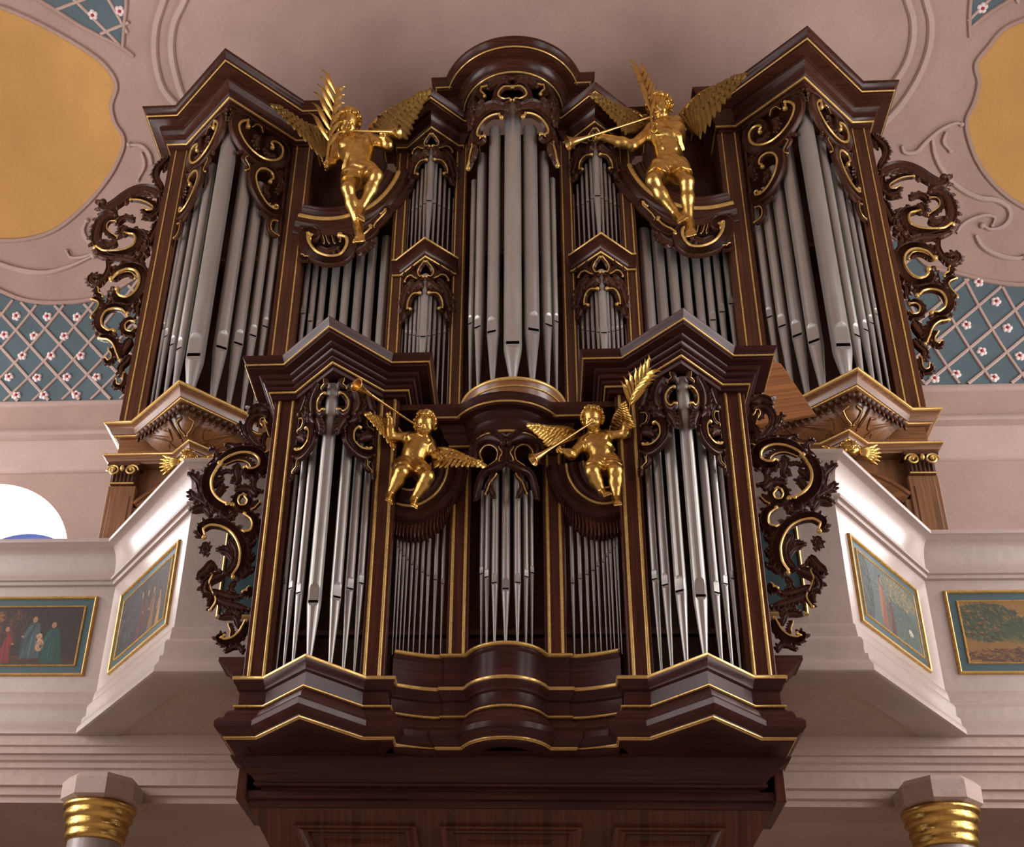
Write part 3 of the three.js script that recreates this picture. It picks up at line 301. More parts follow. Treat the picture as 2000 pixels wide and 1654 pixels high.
  for (const [a, b] of [[[-4.55, 4.5], [-4.02, 3.83]], [[-4.15, 4.6], [-3.92, 3.95]], [[-4.6, 4.2], [-3.85, 4.42]], [[-4.2, 3.95], [-3.88, 4.05]], [[4.45, 3.75], [4.75, 4.1]], [[4.9, 3.9], [4.55, 4.4]]])
    obj('lattice_rib', strip([a, [lerp(a[0], b[0], 0.5), lerp(a[1], b[1], 0.5)], b], 0.036, [0.008, 0.026], 8), M.stucco, c);
  // rosettes
  const pet = (x, s, rot) => {
    const gs = [], R = 0.043;
    for (let k = 0; k < 5; k++) { const a = rot + k * 1.2566, n = 8, rows = []; for (let i = 0; i <= 3; i++) rows.push(Array.from({ length: n }, (_, j) => { const b = j / n * 6.283, q = 0.026 * Math.sin((i / 3) * 1.57); return cove(x + Math.cos(a) * R * 0.7 + Math.cos(b) * q, s + Math.sin(a) * R * 0.7 + Math.sin(b) * q, 0.012 + 0.02 * Math.cos((i / 3) * 1.57)); })); gs.push(quads(rows, 1.2, true)); }
    const f = obj('rosette', gs, M.petal, c), e = cove(x, s, 0.03); obj('rosette_eye', ball(e, 0.016, 1, 8), M.petalEye, f);
  };
  const fl = [...C.flowers, ...C.flowersR].filter(p => p[1] > 0.03);
  fl.forEach((p, i) => pet(p[0], p[1], i * 0.7));
  for (const p of [[-5.75, 1.06], [-5.65, 0.585], [-5.76, 0.33], [5.3, 0.95], [5.36, 0.62], [-5.0, 0.08], [-5.3, 0.08], [-4.65, 0.08], [4.2, 0.08], [4.78, 0.08]]) pet(p[0], p[1], p[0]);
  // big double ring moulding of the central ceiling panel
  const ringL0 = C.ring0, ringL1 = C.ring1;
  const oval = (dx, dr) => { const P = []; for (let i = 0; i <= 48; i++) { const a = i / 48 * Math.PI * 2; P.push([0.2 + (3.62 + dr) * Math.cos(a) * 1.0 + dx, 3.85 + (2.05 + dr) * Math.sin(a)]); } return P; };
  const R0 = [[-1.9, 2.2], [-2.9, 2.75], ...[...C.ring0].reverse(), [-2.95, 4.75], [-2.2, 5.2], [0.3, 5.5], [2.9, 5.1], [3.55, 4.5], ...C.ringr0, [3.6, 2.95], [2.6, 2.3]];
  const R1 = [[-1.9, 2.05], [-3.05, 2.62], ...[...C.ring1].reverse(), [-3.15, 4.8], [-2.3, 5.35], [0.3, 5.65], [3.05, 5.25], [3.75, 4.5], ...C.ringr1, [3.75, 2.8], [2.6, 2.15]];
  obj('ceiling_ring', strip(R0, 0.075, [0, 0.04], 160), M.stucco, c); obj('ceiling_ring', strip(R1, 0.075, [0, 0.04], 160), M.stucco, c);
  // stucco scrolls
  const scr = (P, w, cap = 1) => { const n = P.length; obj('stucco_scroll', [strip(P, t => w * (0.45 + 0.55 * Math.sin(Math.PI * clamp(t * 0.9 + 0.1, 0, 1))), [0, 0.035], 46), ball(cove(...P[n - 1], 0.015), w * 0.5, 1, 9)], M.stucco, c); };
  for (const [P, w] of SCROLLS) scr(P, w);
}
{ // back wall in pieces around the arched window, cornice bands
  const w = new THREE.Group(); w.name = 'wall_back'; scene.add(w); struct(w, 'pinkish plaster wall behind the organ');
  const cx = -5.3, R = 0.9, yc = 3.14, y0 = 1.6, T = 1.0;
  const sh = new THREE.Shape(); sh.moveTo(-RX, FY); sh.lineTo(RX, FY); sh.lineTo(RX, CY); sh.lineTo(-RX, CY); sh.closePath();
  const ho = new THREE.Path(); ho.moveTo(cx - R, y0); ho.lineTo(cx + R, y0); ho.lineTo(cx + R, yc); ho.absarc(cx, yc, R, 0, Math.PI, false); ho.lineTo(cx - R, y0); sh.holes.push(ho);
  obj('wall_plaster', new THREE.ExtrudeGeometry(sh, { depth: 0.06, bevelEnabled: false, curveSegments: 24 }).translate(0, 0, WZ - 0.06), M.plaster, w);
  const arch = (r, y, z, yb) => { const a = [V(cx + r, yb, z)]; for (let i = 0; i <= 28; i++) { const t = i / 28 * Math.PI; a.push(V(cx + r * Math.cos(t), y + r * Math.sin(t), z)); } a.push(V(cx - r, yb, z)); return a; };
  obj('window_reveal', [quads([arch(R, yc, WZ - 0.03, y0), arch(0.72, 3.28, WZ - T, y0 + 0.25)], 0.5), quads([[V(cx - R, y0, WZ - 0.03), V(cx + R, y0, WZ - 0.03)], [V(cx - 0.72, y0 + 0.25, WZ - T), V(cx + 0.72, y0 + 0.25, WZ - T)]])], M.reveal, w);
  const wn = new THREE.Group(); wn.name = 'window_1'; scene.add(wn); struct(wn, 'round-arched window in a deep white splayed reveal');
  const big = arch(0.76, 3.26, 0, 1.8), sml = arch(0.60, 3.26, 0, 1.86), at = (P, z) => P.map(p => V(p.x, p.y, z));
  obj('window_frame', quads([at(big, WZ - T - 0.02), at(big, WZ - T + 0.05), at(sml, WZ - T + 0.05), at(sml, WZ - T - 0.02)], 0.5), M.blueFrame, wn);
  const gl = new THREE.Shape(sml.map(p => new THREE.Vector2(p.x, p.y)));
  obj('pane', new THREE.ShapeGeometry(gl).translate(0, 0, WZ - T), M.glow, wn);
  obj('glazing_bar', [box(cx - 0.02, cx + 0.02, 1.85, 3.6, WZ - T - 0.01, WZ - T + 0.03), box(cx - 0.66, cx + 0.66, 2.75, 2.79, WZ - T - 0.01, WZ - T + 0.03)], M.blueFrame, wn);
  obj('wall_outer', box(-RX, RX, FY, CY, WZ - T - 0.3, WZ - T - 0.06, 0), M.plaster, w);
  const band = (prof) => sweep([[-RX, WZ], [RX, WZ]], prof);
  struct(obj('trim_1', [band([[-0.02, 4.67], [0.05, 4.67], [0.1, 4.64], [0.13, 4.58], [0.13, 4.55], [0.05, 4.53], [0.045, 4.20], [0.03, 4.17], [0, 4.15], [-0.02, 4.15]]), band([[-0.02, CY], [0.02, CY], [0.03, CY - 0.02], [0.03, CY - 0.05], [0, CY - 0.07], [-0.02, CY - 0.07]])], M.stucco), 'plaster cornice bands across the wall below the lattice');
}
{ // side walls with the tall nave windows, rear wall, floor
  for (const sd of [-1, 1]) {
    const w = new THREE.Group(); w.name = sd < 0 ? 'wall_left' : 'wall_right'; scene.add(w); struct(w, 'plaster side wall of the nave with tall windows');
    const sh = new THREE.Shape(); sh.moveTo(WZ - 1.2, FY); sh.lineTo(BACK, FY); sh.lineTo(BACK, CEIL); sh.lineTo(WZ - 1.2, CEIL); sh.closePath();
    for (const [s2, z, ww, y0, y1] of NAVE) if (s2 === sd) { const h = new THREE.Path(); h.moveTo(z - ww / 2, y0); h.lineTo(z + ww / 2, y0); h.lineTo(z + ww / 2, y1); h.lineTo(z - ww / 2, y1); h.closePath(); sh.holes.push(h); }
    const g = new THREE.ExtrudeGeometry(sh, { depth: 0.5, bevelEnabled: false }); g.rotateY(-Math.PI / 2); g.translate(sd > 0 ? RX + 0.5 : -RX, 0, 0);
    obj('wall_plaster', g, M.plaster, w);
    for (const [s2, z, ww, y0, y1] of NAVE) if (s2 === sd) {
      const wn = new THREE.Group(); wn.name = 'window_' + (++winNo); scene.add(wn); struct(wn, 'tall daylit nave window');
      obj('pane', box(sd * (RX + 0.02) - 0.005, sd * (RX + 0.02) + 0.005, y0, y1, z - ww / 2, z + ww / 2, 0), M.glow, wn);
    }
  }
  struct(obj('wall_rear', box(-RX - 0.5, RX + 0.5, FY, CEIL, BACK, BACK + 0.3, 0), M.plaster), 'plaster rear wall of the nave');
  struct(obj('floor', box(-RX - 0.5, RX + 0.5, FY - 0.2, FY, WZ - 1.2, BACK, 0), M.floor), 'stone floor of the nave');
}
// ------------------------------------------------------------ gallery
const GP = [[1.40, -0.30], [1.892, -0.30], [2.652, -1.25], [RX, -1.25]];
{
  const rail = [[-0.16, 1.55], [0.105, 1.55], [0.116, 1.545], [0.12, 1.532], [0.115, 1.518], [0.10, 1.512], [0.092, 1.508], [0.072, 1.497], [0.056, 1.48], [0.044, 1.455], [0.035, 1.425], [0.029, 1.39], [0.026, 1.35], [0.026, 1.31], [0.03, 1.29], [0.044, 1.285], [0.048, 1.275], [0.044, 1.265], [0.026, 1.26], [0.02, 1.24], [0, 1.235], [-0.16, 1.235]];
  const face = [[0, 1.24], [0, 0.46], [-0.12, 0.46], [-0.12, 1.24]];
  const base = [[-0.12, 0.47], [0.004, 0.47], [0.012, 0.46], [0.016, 0.42], [0.02, 0.385], [0.04, 0.37], [0.05, 0.345], [0.046, 0.30], [0.05, 0.27], [0.07, 0.262], [0.072, 0.225], [0.082, 0.21], [0.095, 0.19], [0.095, 0.155], [0.08, 0.145], [-0.12, 0.145]];
  for (const sd of [-1, 1]) {
    const plan = sd > 0 ? GP : mirror(GP);
    const g = new THREE.Group(); g.name = numbered('gallery_parapet'); scene.add(g);
    tag(g, sd < 0 ? 'pale grey gallery parapet with painted panels on the side of the arched window' : 'pale grey gallery parapet with painted panels below the tilted wooden board', 'parapet');
    obj('handrail', sweep(plan, rail), M.galleryPaint, g);
    obj('parapet_face', sweep(plan, face), M.galleryPaint, g);
    obj('base_moulding', sweep(plan, base), M.galleryPaint, g);
    obj('soffit', (() => { const P = [[1.40, -0.26], [1.89, -0.26], [2.62, -1.22], [1.40, -1.22]].map(p => [p[0] * sd, p[1]]); return [polygonFlat(P, 0.15)]; })(), M.beamPaint, g);
    // painted panels: [start, dir, a0, a1, y0, y1]
    const dl = Math.hypot(0.76, 0.95), faces = [[[1.892, -0.30], [0.76 / dl, -0.95 / dl], 0.10, 1.02, 0.52, 1.09, 'diag'], [[2.652, -1.25], [1, 0], 0.10, 1.55, 0.58, 1.16, 'flat'], [[1.40, -0.30], [1, 0], 0.02, 0.26, 0.52, 1.09, 'front']];
    faces.forEach(([o, d, a0, a1, y0, y1, kind], fi) => {
      const p = new THREE.Group(); p.name = 'painted_panel'; g.add(p);
      const n = [-d[1], d[0]], P = (a, y, h) => V(sd * (o[0] + d[0] * a + n[0] * h), y, o[1] + d[1] * a + n[1] * h);
      const fr = (e0, e1, h0, h1, mat, nm, parent) => { // rectangular frame ring with a rounded top
        const ring = (e, h) => [P(a0 + e, y0 + e, h), P(a1 - e, y0 + e, h), P(a1 - e, y1 - e, h), P(a0 + e, y1 - e, h)];
        const m = (e0 + e1) / 2; return obj(nm, quads([ring(e0, h0), ring(lerp(e0, e1, 0.2), h1 * 0.8), ring(m, h1), ring(lerp(e0, e1, 0.8), h1 * 0.8), ring(e1, h0)], 0.6, true), mat, parent);
      };
      fr(0, 0.022, 0, 0.02, M.gilt, 'outer_frame', p);
      obj('teal_border', quads([[P(a0 + 0.01, y0 + 0.01, 0.004), P(a1 - 0.01, y0 + 0.01, 0.004)], [P(a0 + 0.01, y1 - 0.01, 0.004), P(a1 - 0.01, y1 - 0.01, 0.004)]]), M.frameTeal, p);
      if (kind !== 'front') {
        fr(0.07, 0.082, 0.004, 0.014, M.gilt, 'inner_frame', p);
        const q = quads([[P(a0 + 0.075, y0 + 0.075, 0.007), P(a1 - 0.075, y0 + 0.075, 0.007)], [P(a0 + 0.075, y1 - 0.075, 0.007), P(a1 - 0.075, y1 - 0.075, 0.007)]]);
        const uv = sd > 0 ? [0, 0, 0, 1, 1, 1, 0, 0, 1, 1, 1, 0] : [1, 0, 1, 1, 0, 1, 1, 0, 0, 1, 0, 0];
        q.setAttribute('uv', new THREE.Float32BufferAttribute(uv, 2));
        obj('painting', q, paintings[(sd > 0 ? 2 : 0) + (kind === 'flat' ? 0 : 1)], p, true).userData.label = sd > 0 ? (kind === 'flat' ? 'old landscape painting with green trees and amber sky' : 'old painting of a pale figure in a hilly landscape') : (kind === 'flat' ? 'old painting of robed figures gathered round a mother and child' : 'old dark painting of standing figures before a wall');
      }
    });
  }
  // beam under the gallery, gallery floor
  const beam = [[0, 0.15], [0, 0.085], [-0.012, 0.075], [-0.012, 0.035], [-0.03, 0.03], [-0.035, 0.0], [-0.05, -0.012], [-0.05, -0.045], [-0.062, -0.055], [-0.068, -0.10], [-0.068, -0.15], [-0.09, -0.158], [-0.09, -0.205], [-0.11, -0.215], [-0.11, -0.25], [-0.42, -0.25], [-0.42, 0.15]];
  const b = tag(obj('gallery_beam', sweep([[-RX, -1.17], [RX, -1.17]], beam), M.beamPaint), 'long moulded plaster beam carrying the gallery between the columns', 'beam');
  struct(obj('gallery_floor', [box(-RX, RX, -0.2, 0.12, WZ, -1.3, 0)], M.beamPaint), 'plastered underside of the gallery floor');
  // columns
  for (const sd of [-1, 1]) {
    const c = thing('gallery_column', sd < 0 ? 'round stone column with gilt ringed capital under the mother and child panel' : 'round stone column with gilt ringed capital under the amber landscape panel', 'column', null, [sd * 2.455, FY, -1.14]);
    const oct = (r, y) => Array.from({ length: 8 }, (_, i) => { const a = (i + 0.5) / 8 * Math.PI * 2; return V(r * Math.cos(a), y, r * Math.sin(a)); });
    const H = -FY;
    obj('abacus', quads([oct(0.0, H - 0.165), oct(0.21, H - 0.165), oct(0.24, H - 0.20), oct(0.238, H - 0.30), oct(0.19, H - 0.325), oct(0.0, H - 0.325)], 0.3, true), M.beamPaint, c);
    const prof = [[0.0, H - 0.32], [0.225, H - 0.32], [0.235, H - 0.335], [0.228, H - 0.352], [0.212, H - 0.36], [0.215, H - 0.375], [0.222, H - 0.395], [0.205, H - 0.415], [0.196, H - 0.425], [0.20, H - 0.44], [0.206, H - 0.455], [0.196, H - 0.478], [0.186, H - 0.485], [0.19, H - 0.50], [0.194, H - 0.515], [0.186, H - 0.535], [0.172, H - 0.545], [0.0, H - 0.55]];
    obj('gilt_capital', new THREE.LatheGeometry(prof.map(p => new THREE.Vector2(p[0] * 0.92, p[1])).reverse(), 40), M.gold, c);
    obj('shaft', new THREE.LatheGeometry([[0, 0], [0.24, 0], [0.24, 0.2], [0.19, 0.26], [0.175, 1], [0.155, H - 0.54], [0, H - 0.54]].map(p => new THREE.Vector2(...p)), 36), M.stone, c);
  }
}
// ------------------------------------------------------------ carved ornament
// strokes [width, flags(1 gilded edge, 2 leafy frill), a,b, a,b ...] in the plane of the carving; map(a, b, h) puts them in the room
function carving(name, strokes, map, parent, mat, label, sc = 1, ribbed = name !== 'console_relief') {
  const dark = [], gold = [];
  for (const st of strokes) {
    const w = st[0] * sc, fl = st[1], P = []; for (let i = 2; i < st.length; i += 2) P.push([st[i], st[i + 1]]);
    const n = Math.max(12, (P.length - 1) * 7), c = spline(P, n), T = clamp(w * 0.5, 0.007, 0.034);
    const taper = t => Math.min(1, 0.38 + t * 4.2, 0.3 + (1 - t) * 3.4);
    let turn = 0; const N = c.map((p, i) => { const d = c[Math.min(n, i + 1)].clone().sub(c[Math.max(0, i - 1)]).normalize(); return [-d.y, d.x, d.x, d.y]; });
    for (let i = 1; i < n; i++) turn += N[i - 1][2] * N[i][3] - N[i - 1][3] * N[i][2];
    const inner = turn >= 0 ? 1 : -1; // side of the curl's hollow
    const sec = [[-1, -0.35], [-1, 0.55], [-0.78, 1], [-0.5, 0.5], [-0.12, 0.72], [0.12, 0.72], [0.5, 0.5], [0.78, 1], [1, 0.55], [1, -0.35]];
    const rows = c.map((p, i) => { const hw = w / 2 * taper(i / n); return sec.map(([o, k]) => map(p.x + N[i][0] * o * hw, p.y + N[i][1] * o * hw, k * T)); });
    const cap = i => rows[i].map(() => map(c[i].x, c[i].y, 0));
    dark.push(quads([cap(0), ...rows, cap(n)], 0.85, true));
    for (const e of P.length > 4 ? [0, n] : [n]) { // volute eyes
      const q = map(c[e].x, c[e].y, T * 0.5); (fl & 1 ? gold : dark).push(ball(q, w * 0.27, 1, 8));
    }
    if (fl & 1) {
      const L = []; for (let i = 0; i <= n; i++) { const hw = w / 2 * taper(i / n); L.push(map(c[i].x + N[i][0] * inner * hw * 0.76, c[i].y + N[i][1] * inner * hw * 0.76, T * 0.97)); }
      gold.push(tube(L, Math.max(0.0035, w * 0.125), 5));
    }
    // cross ribs in the hollow of the broad scrolls
    if (fl & 1 && w > 0.04 && ribbed) for (let i = 2; i < n - 1; i++) for (const fr of [0, 0.5]) {
      const q = c[i].clone().lerp(c[i + 1], fr), hw = w / 2 * taper(i / n), P2 = (o, k, t) => map(q.x + N[i][0] * o * hw + N[i][2] * t, q.y + N[i][1] * o * hw + N[i][3] * t, k * T), b = c[i].distanceTo(c[i + 1]) * 0.2;
      const A = P2(-0.7, 0.75, -b), B2 = P2(-0.7, 0.75, b), C2 = P2(0.7, 0.75, -b), D2 = P2(0.7, 0.75, b), E0 = P2(-0.66, 0.98, 0), E1 = P2(0.66, 0.98, 0), f = [];
      for (const t of [[A, E0, E1], [A, E1, C2], [E0, B2, D2], [E0, D2, E1], [A, B2, E0], [C2, E1, D2]]) for (const v of t) f.push(v.x, v.y, v.z);
      const g = new THREE.BufferGeometry(); g.setAttribute('position', new THREE.Float32BufferAttribute(f, 3)); g.computeVertexNormals(); dark.push(g);
    }
    // leaf tips along the outer edge
    let len = 0; for (let i = 1; i <= n; i++) len += c[i].distanceTo(c[i - 1]);
    const step = (fl & 2 ? 0.55 : 1.5) * w, cnt = Math.max(fl & 2 ? 3 : 0, Math.floor(len / step));
    if (fl & 2) for (let k = 0; k < cnt; k++) {
      const i = Math.min(n, Math.round((k + 0.6) / cnt * n)), hw = w / 2 * taper(i / n), s = -inner, l = w * 0.5 * (0.75 + 0.5 * hash(k, i, 7));
      const bx = c[i].x + N[i][0] * s * hw * 0.55, by = c[i].y + N[i][1] * s * hw * 0.55, tx = N[i][2], ty = N[i][3], nx = N[i][0] * s, ny = N[i][1] * s;
      const pt = (u, v, hh) => map(bx + nx * l * u + tx * w * v, by + ny * l * u + ty * w * v, T * hh); // rounded leaf lobe, ridged
      const A0 = pt(0, -0.32, 0.2), A1 = pt(0, 0.32, 0.2), B0 = pt(0.6, -0.16, 0.35), B1 = pt(0.65, 0.42, 0.35), C0 = pt(1.0, 0.02, 0.4), C1 = pt(1.12, 0.36, 0.4), R0 = pt(0, 0, 1.0), R1 = pt(0.55, 0.12, 0.95), R2 = pt(0.98, 0.24, 0.6), bk = pt(0.3, 0.1, -0.4);
      const f = []; for (const t of [[A0, R0, R1], [A0, R1, B0], [R0, A1, R1], [A1, B1, R1], [B0, R1, R2], [B0, R2, C0], [R1, B1, R2], [B1, C1, R2], [C0, R2, C1], [A0, B0, bk], [B0, C0, bk], [C0, C1, bk], [C1, B1, bk], [B1, A1, bk]]) for (const v of t) f.push(v.x, v.y, v.z);
      const g = new THREE.BufferGeometry(); g.setAttribute('position', new THREE.Float32BufferAttribute(f, 3)); g.computeVertexNormals(); dark.push(g);
    }
  }
  const m = obj(name, dark, mat, parent); if (label) m.userData.label = label;
  if (gold.length) obj('gilded_edge', gold, M.gilt, m);
  return m;
}
const onZ = (z, sx) => (a, b, h) => V(a * sx, b, z + h);
const onFace = (apex, conc) => { const dx = conc[0] - apex[0], dz = conc[1] - apex[1], l = Math.hypot(dx, dz), ux = dx / l, uz = dz / l, s = dx > 0 ? 1 : -1; const nx = -uz * s, nz = ux * s; return (a, b, h) => V(apex[0] + ux * a + nx * h, b, apex[1] + uz * a + nz * h); };
const onCyl = (cz, R, sx) => (a, b, h) => { const t = a / R; return V(sx * (R + h) * Math.sin(t), b, cz + (R + h) * Math.cos(t)); };

// cornice made of stacked profiles; gold lines are sub-parts
function cornice(parent, plan, prof, golds, mat, label) {
  const m = obj('cornice', sweep(plan, prof), mat, parent); if (label) m.userData.label = label;
  for (const [o, y, r, ry] of golds) obj('gold_moulding', sweep(plan, bead(o, y, r, ry || r), 1.0), M.gilt, m);
  return m;
}
function post(parent, x0, x1, y0, y1, z0, z1, mat, strips, zf) { // upright with half-round gilt strips on its face
  const p = obj('post', box(x0, x1, y0, y1, z0, z1, 0.006), mat, parent);
  for (const x of strips) obj('gold_strip', tube([V(x, y0 + 0.005, zf), V(x, (y0 + y1) / 2, zf), V(x, y1 - 0.005, zf)], p.userData.r || GS, 8), M.gilt, p);
  return p;
}
let GS = 0.0085;

// ------------------------------------------------------------ upper organ case
const mainCase = thing('organ_case', 'tall dark mahogany organ case with gold lines, rising behind the gallery rail', 'organ case');
{
  const Z = -2.313, c = mainCase;
  GS = 0.008;
  const towerPlan = s => { const P = [[1.93, -2.75], [1.93, Z], [2.09, Z], [2.61, -1.80], [3.13, Z], [3.30, Z], [3.30, -2.75]]; return s > 0 ? P : mirror(P); };
  const towerProf = [[-0.08, 6.545], [0.012, 6.545], [0.012, 6.575], [0.028, 6.58], [0.03, 6.615], [0.04, 6.625], [0.055, 6.635], [0.062, 6.66], [0.075, 6.69], [0.10, 6.715], [0.108, 6.73], [0.11, 6.755], [0.14, 6.76], [0.20, 6.762], [0.20, 6.805], [0.215, 6.81], [0.22, 6.825], [0.232, 6.84], [0.25, 6.86], [0.258, 6.875], [0.258, 6.885], [-0.08, 6.885]];
  for (const s of [-1, 1]) {
    cornice(c, towerPlan(s), towerProf, [[0.032, 6.60, 0.0105], [0.212, 6.795, 0.0085]], M.darkH, 'pointed cornice of a big outer tower');
    obj('tower_top', polygonFlat(towerPlan(s), 6.56), M.darkV, c);
    // plinth of the tower
    const pl = (() => { const P = [[1.99, -2.6], [1.99, Z], [2.11, Z], [2.61, -1.82], [3.11, Z], [3.28, Z], [3.28, -2.9]]; return s > 0 ? P : mirror(P); })();
    cornice(c, pl, [[-0.10, 3.18], [0.012, 3.18], [0.03, 3.195], [0.04, 3.20], [0.05, 3.22], [0.062, 3.245], [0.08, 3.262], [0.09, 3.268], [0.09, 3.30], [-0.10, 3.31]], [[0.075, 3.285, 0.03, 0.02], [0.022, 3.195, 0.011]], M.brownH, 'brown pointed plinth with a broad gilt edge');
    // floor of the pipe compartment
    obj('compartment_floor', polygonFlat(pl.slice(1, 6).concat([[s * 3.2, -3.1], [s * 2.0, -3.1]].slice(0, 0)), 3.305), M.brownH, c);
    post(c, ...(s > 0 ? [3.085, 3.30] : [-3.30, -3.085]), 3.30, 6.55, Z - 0.10, Z, M.postV, [s * 3.246, s * 3.141], Z);
    post(c, ...(s > 0 ? [1.90, 2.11] : [-2.11, -1.90]), 3.30, 6.55, Z - 0.10, Z, M.postV, [s * 2.065, s * 1.946], Z);
    obj('side_panel', box(...(s > 0 ? [3.24, 3.29] : [-3.29, -3.24]), 3.3, 6.55, -3.15, Z - 0.08, 0), M.postV, c);
    // openwork screens on both faces of the prow
    carving('pierced_screen', D.mainVee, onFace([s * 2.61, -1.80], [s * 2.09, Z]), c, M.carveMain, 'pierced scrollwork screen under the tower cornice');
    carving('pierced_screen', D.mainVee, onFace([s * 2.61, -1.80], [s * 3.13, Z]), c, M.carveMain, 'pierced scrollwork screen under the tower cornice');
    // side wing
    carving('wing_carving', D.mainWing.map(st => [st[0], st[1] | 2, ...st.slice(2)]), onZ(-2.42, s), c, M.carveMain, 'openwork acanthus and scroll wing on the flank of the case', 1.3);
    // small two-storey tower
    const sp = (x => { const P = [[0.50, -2.6], [0.50, Z], [0.525, Z], [0.755, -2.093], [0.985, Z], [1.07, Z], [1.07, -2.6]]; return s > 0 ? P : mirror(P); })();
    cornice(c, sp, [[-0.06, 6.41], [0.012, 6.41], [0.012, 6.44], [0.026, 6.445], [0.03, 6.475], [0.045, 6.485], [0.055, 6.51], [0.075, 6.545], [0.09, 6.555], [0.09, 6.59], [0.16, 6.595], [0.16, 6.635], [0.172, 6.64], [0.18, 6.66], [0.205, 6.69], [0.21, 6.70], [-0.06, 6.70]], [[0.03, 6.46, 0.009], [0.172, 6.628, 0.008]], M.darkH, 'small pointed cornice beside the round middle tower');
    cornice(c, sp.map((p, i) => i === 0 || i === 6 ? [p[0], -2.42] : p).slice(1, 6), [[-0.05, 4.865], [0.01, 4.865], [0.012, 4.885], [0.03, 4.89], [0.045, 4.905], [0.05, 4.93], [0.085, 4.955], [0.11, 4.96], [0.11, 4.985], [-0.05, 4.985]], [[0.018, 4.878, 0.010], [0.10, 4.975, 0.018, 0.014]], M.darkH, 'small gilt-edged gable moulding between the two storeys of little pipes');
    obj('tower_top', polygonFlat(sp, 6.42), M.darkV, c); obj('storey_floor', polygonFlat(sp.slice(1, 6).concat([[s * 1.07, -2.62], [s * 0.5, -2.62]].sort((p, q) => q[0] - p[0])), 4.90), M.darkV, c);
    post(c, ...(s > 0 ? [0.962, 1.10] : [-1.10, -0.962]), 3.30, 6.42, Z - 0.10, Z, M.postV, [s * 1.068, s * 0.993], Z);
    post(c, ...(s > 0 ? [0.425, 0.545] : [-0.545, -0.425]), 3.42, 6.92, Z - 0.10, Z, M.postV, [s * 0.525, s * 0.447], Z);
    for (const fx of [0.525, 0.985]) {
      carving('pierced_screen', D.smallVee, onFace([s * 0.755, -2.093], [s * fx, Z]), c, M.carveMain, 'small pierced scroll screen over little pipes');
      const dn = D.smallVee.map(st => st.map((v, i) => i < 2 ? v * (i ? 1 : 1.05) : i % 2 ? 4.87 + (v - 6.44) * 1.08 : v));
      carving('pierced_screen', dn, onFace([s * 0.755, -2.093], [s * fx, Z]), c, M.carveMain, 'small pierced scroll screen under the gable moulding');
    }
    // curved rail over the flat of pipes, rising towards the middle
    const X = x => s * x, path = spline([[1.965, 5.60], [1.78, 5.552], [1.64, 5.545], [1.50, 5.575], [1.30, 5.69], [1.17, 5.85], [1.085, 6.03], [1.06, 6.12]], 40).map(p => [X(p.x), p.y]);
    if (s < 0) path.reverse(); path.reverse(); if (s > 0) 0;
    const pth = path.slice().sort((a, b) => a[0] - b[0]);
    const r = obj('curved_rail', sweepXY(pth, [[0.145, Z - 0.05], [0.145, Z + 0.055], [0.13, Z + 0.06], [0.115, Z + 0.05], [0.10, Z + 0.055], [0.08, Z + 0.04], [0.06, Z + 0.03], [0.035, Z + 0.04], [0.03, Z + 0.05], [-0.02, Z + 0.05], [-0.03, Z + 0.045], [-0.05, Z + 0.06], [-0.08, Z + 0.065], [-0.10, Z + 0.05], [-0.115, Z + 0.03], [-0.15, Z + 0.03], [-0.18, Z + 0.01], [-0.18, Z - 0.05]]), M.darkH, c); r.userData.label = 'swept dark rail over the flat of pipes';
    obj('gold_moulding', sweepXY(pth, bead(0.005, Z + 0.053, 0.022, 0.012), 1), M.gilt, r);
    carving('pendant_carving', D.swagCarve, onZ(-2.29, -s), c, M.carveMain, 'shell and scroll carving hanging below the curved rail');
    // low rail and back board of the flat
    obj('flat_rail', sweep(s > 0 ? [[1.08, Z], [1.92, Z]] : [[-1.92, Z], [-1.08, Z]], [[-0.2, 3.2], [0.05, 3.2], [0.05, 3.3], [-0.2, 3.31]]), M.darkH, c);
    // ---- lower case on the gallery
    const lo = (() => { const P = [[1.9, -2.6], [1.9, -2.28], [2.42, -2.28], [2.58, -2.12], [2.74, -2.28], [3.28, -2.28], [3.28, -2.9]]; return s > 0 ? P : mirror(P); })();
    cornice(c, lo, [[-0.08, 2.90], [0.012, 2.90], [0.02, 2.915], [0.03, 2.92], [0.042, 2.945], [0.055, 2.955], [0.055, 2.975], [-0.08, 2.98]], [[0.05, 2.97, 0.012]], M.brownH, 'thin lower cornice of the pedestal case');
    obj('frieze', box(...(s > 0 ? [1.95, 3.26] : [-3.26, -1.95]), 2.95, 3.20, -2.55, -2.32, 0), M.brownH, c);
    obj('pedestal_panel', box(...(s > 0 ? [1.9, 3.26] : [-3.26, -1.9]), 0.2, 2.92, -2.6, -2.36, 0), M.brownV, c);
    // bombe console under the prow
    const sec = [[3.185, 0.95, 0.40], [3.16, 0.86, 0.36], [3.13, 0.80, 0.34], [3.09, 0.72, 0.33], [3.05, 0.62, 0.30], [3.01, 0.50, 0.25], [2.975, 0.36, 0.18]];
    const con = obj('console', quads(sec.map(([y, w, d]) => { const P = []; for (let i = 0; i <= 16; i++) { const t = i / 8 - 1, k = Math.abs(t); P.push(V(s * (2.61 + t * w * 0.5), y, -2.30 + d * Math.pow(1 - Math.pow(k, 1.5), 0.8))); } return P; }), 0.9), M.brownH, c);
    con.userData.label = 'swelling carved console carrying the tower';
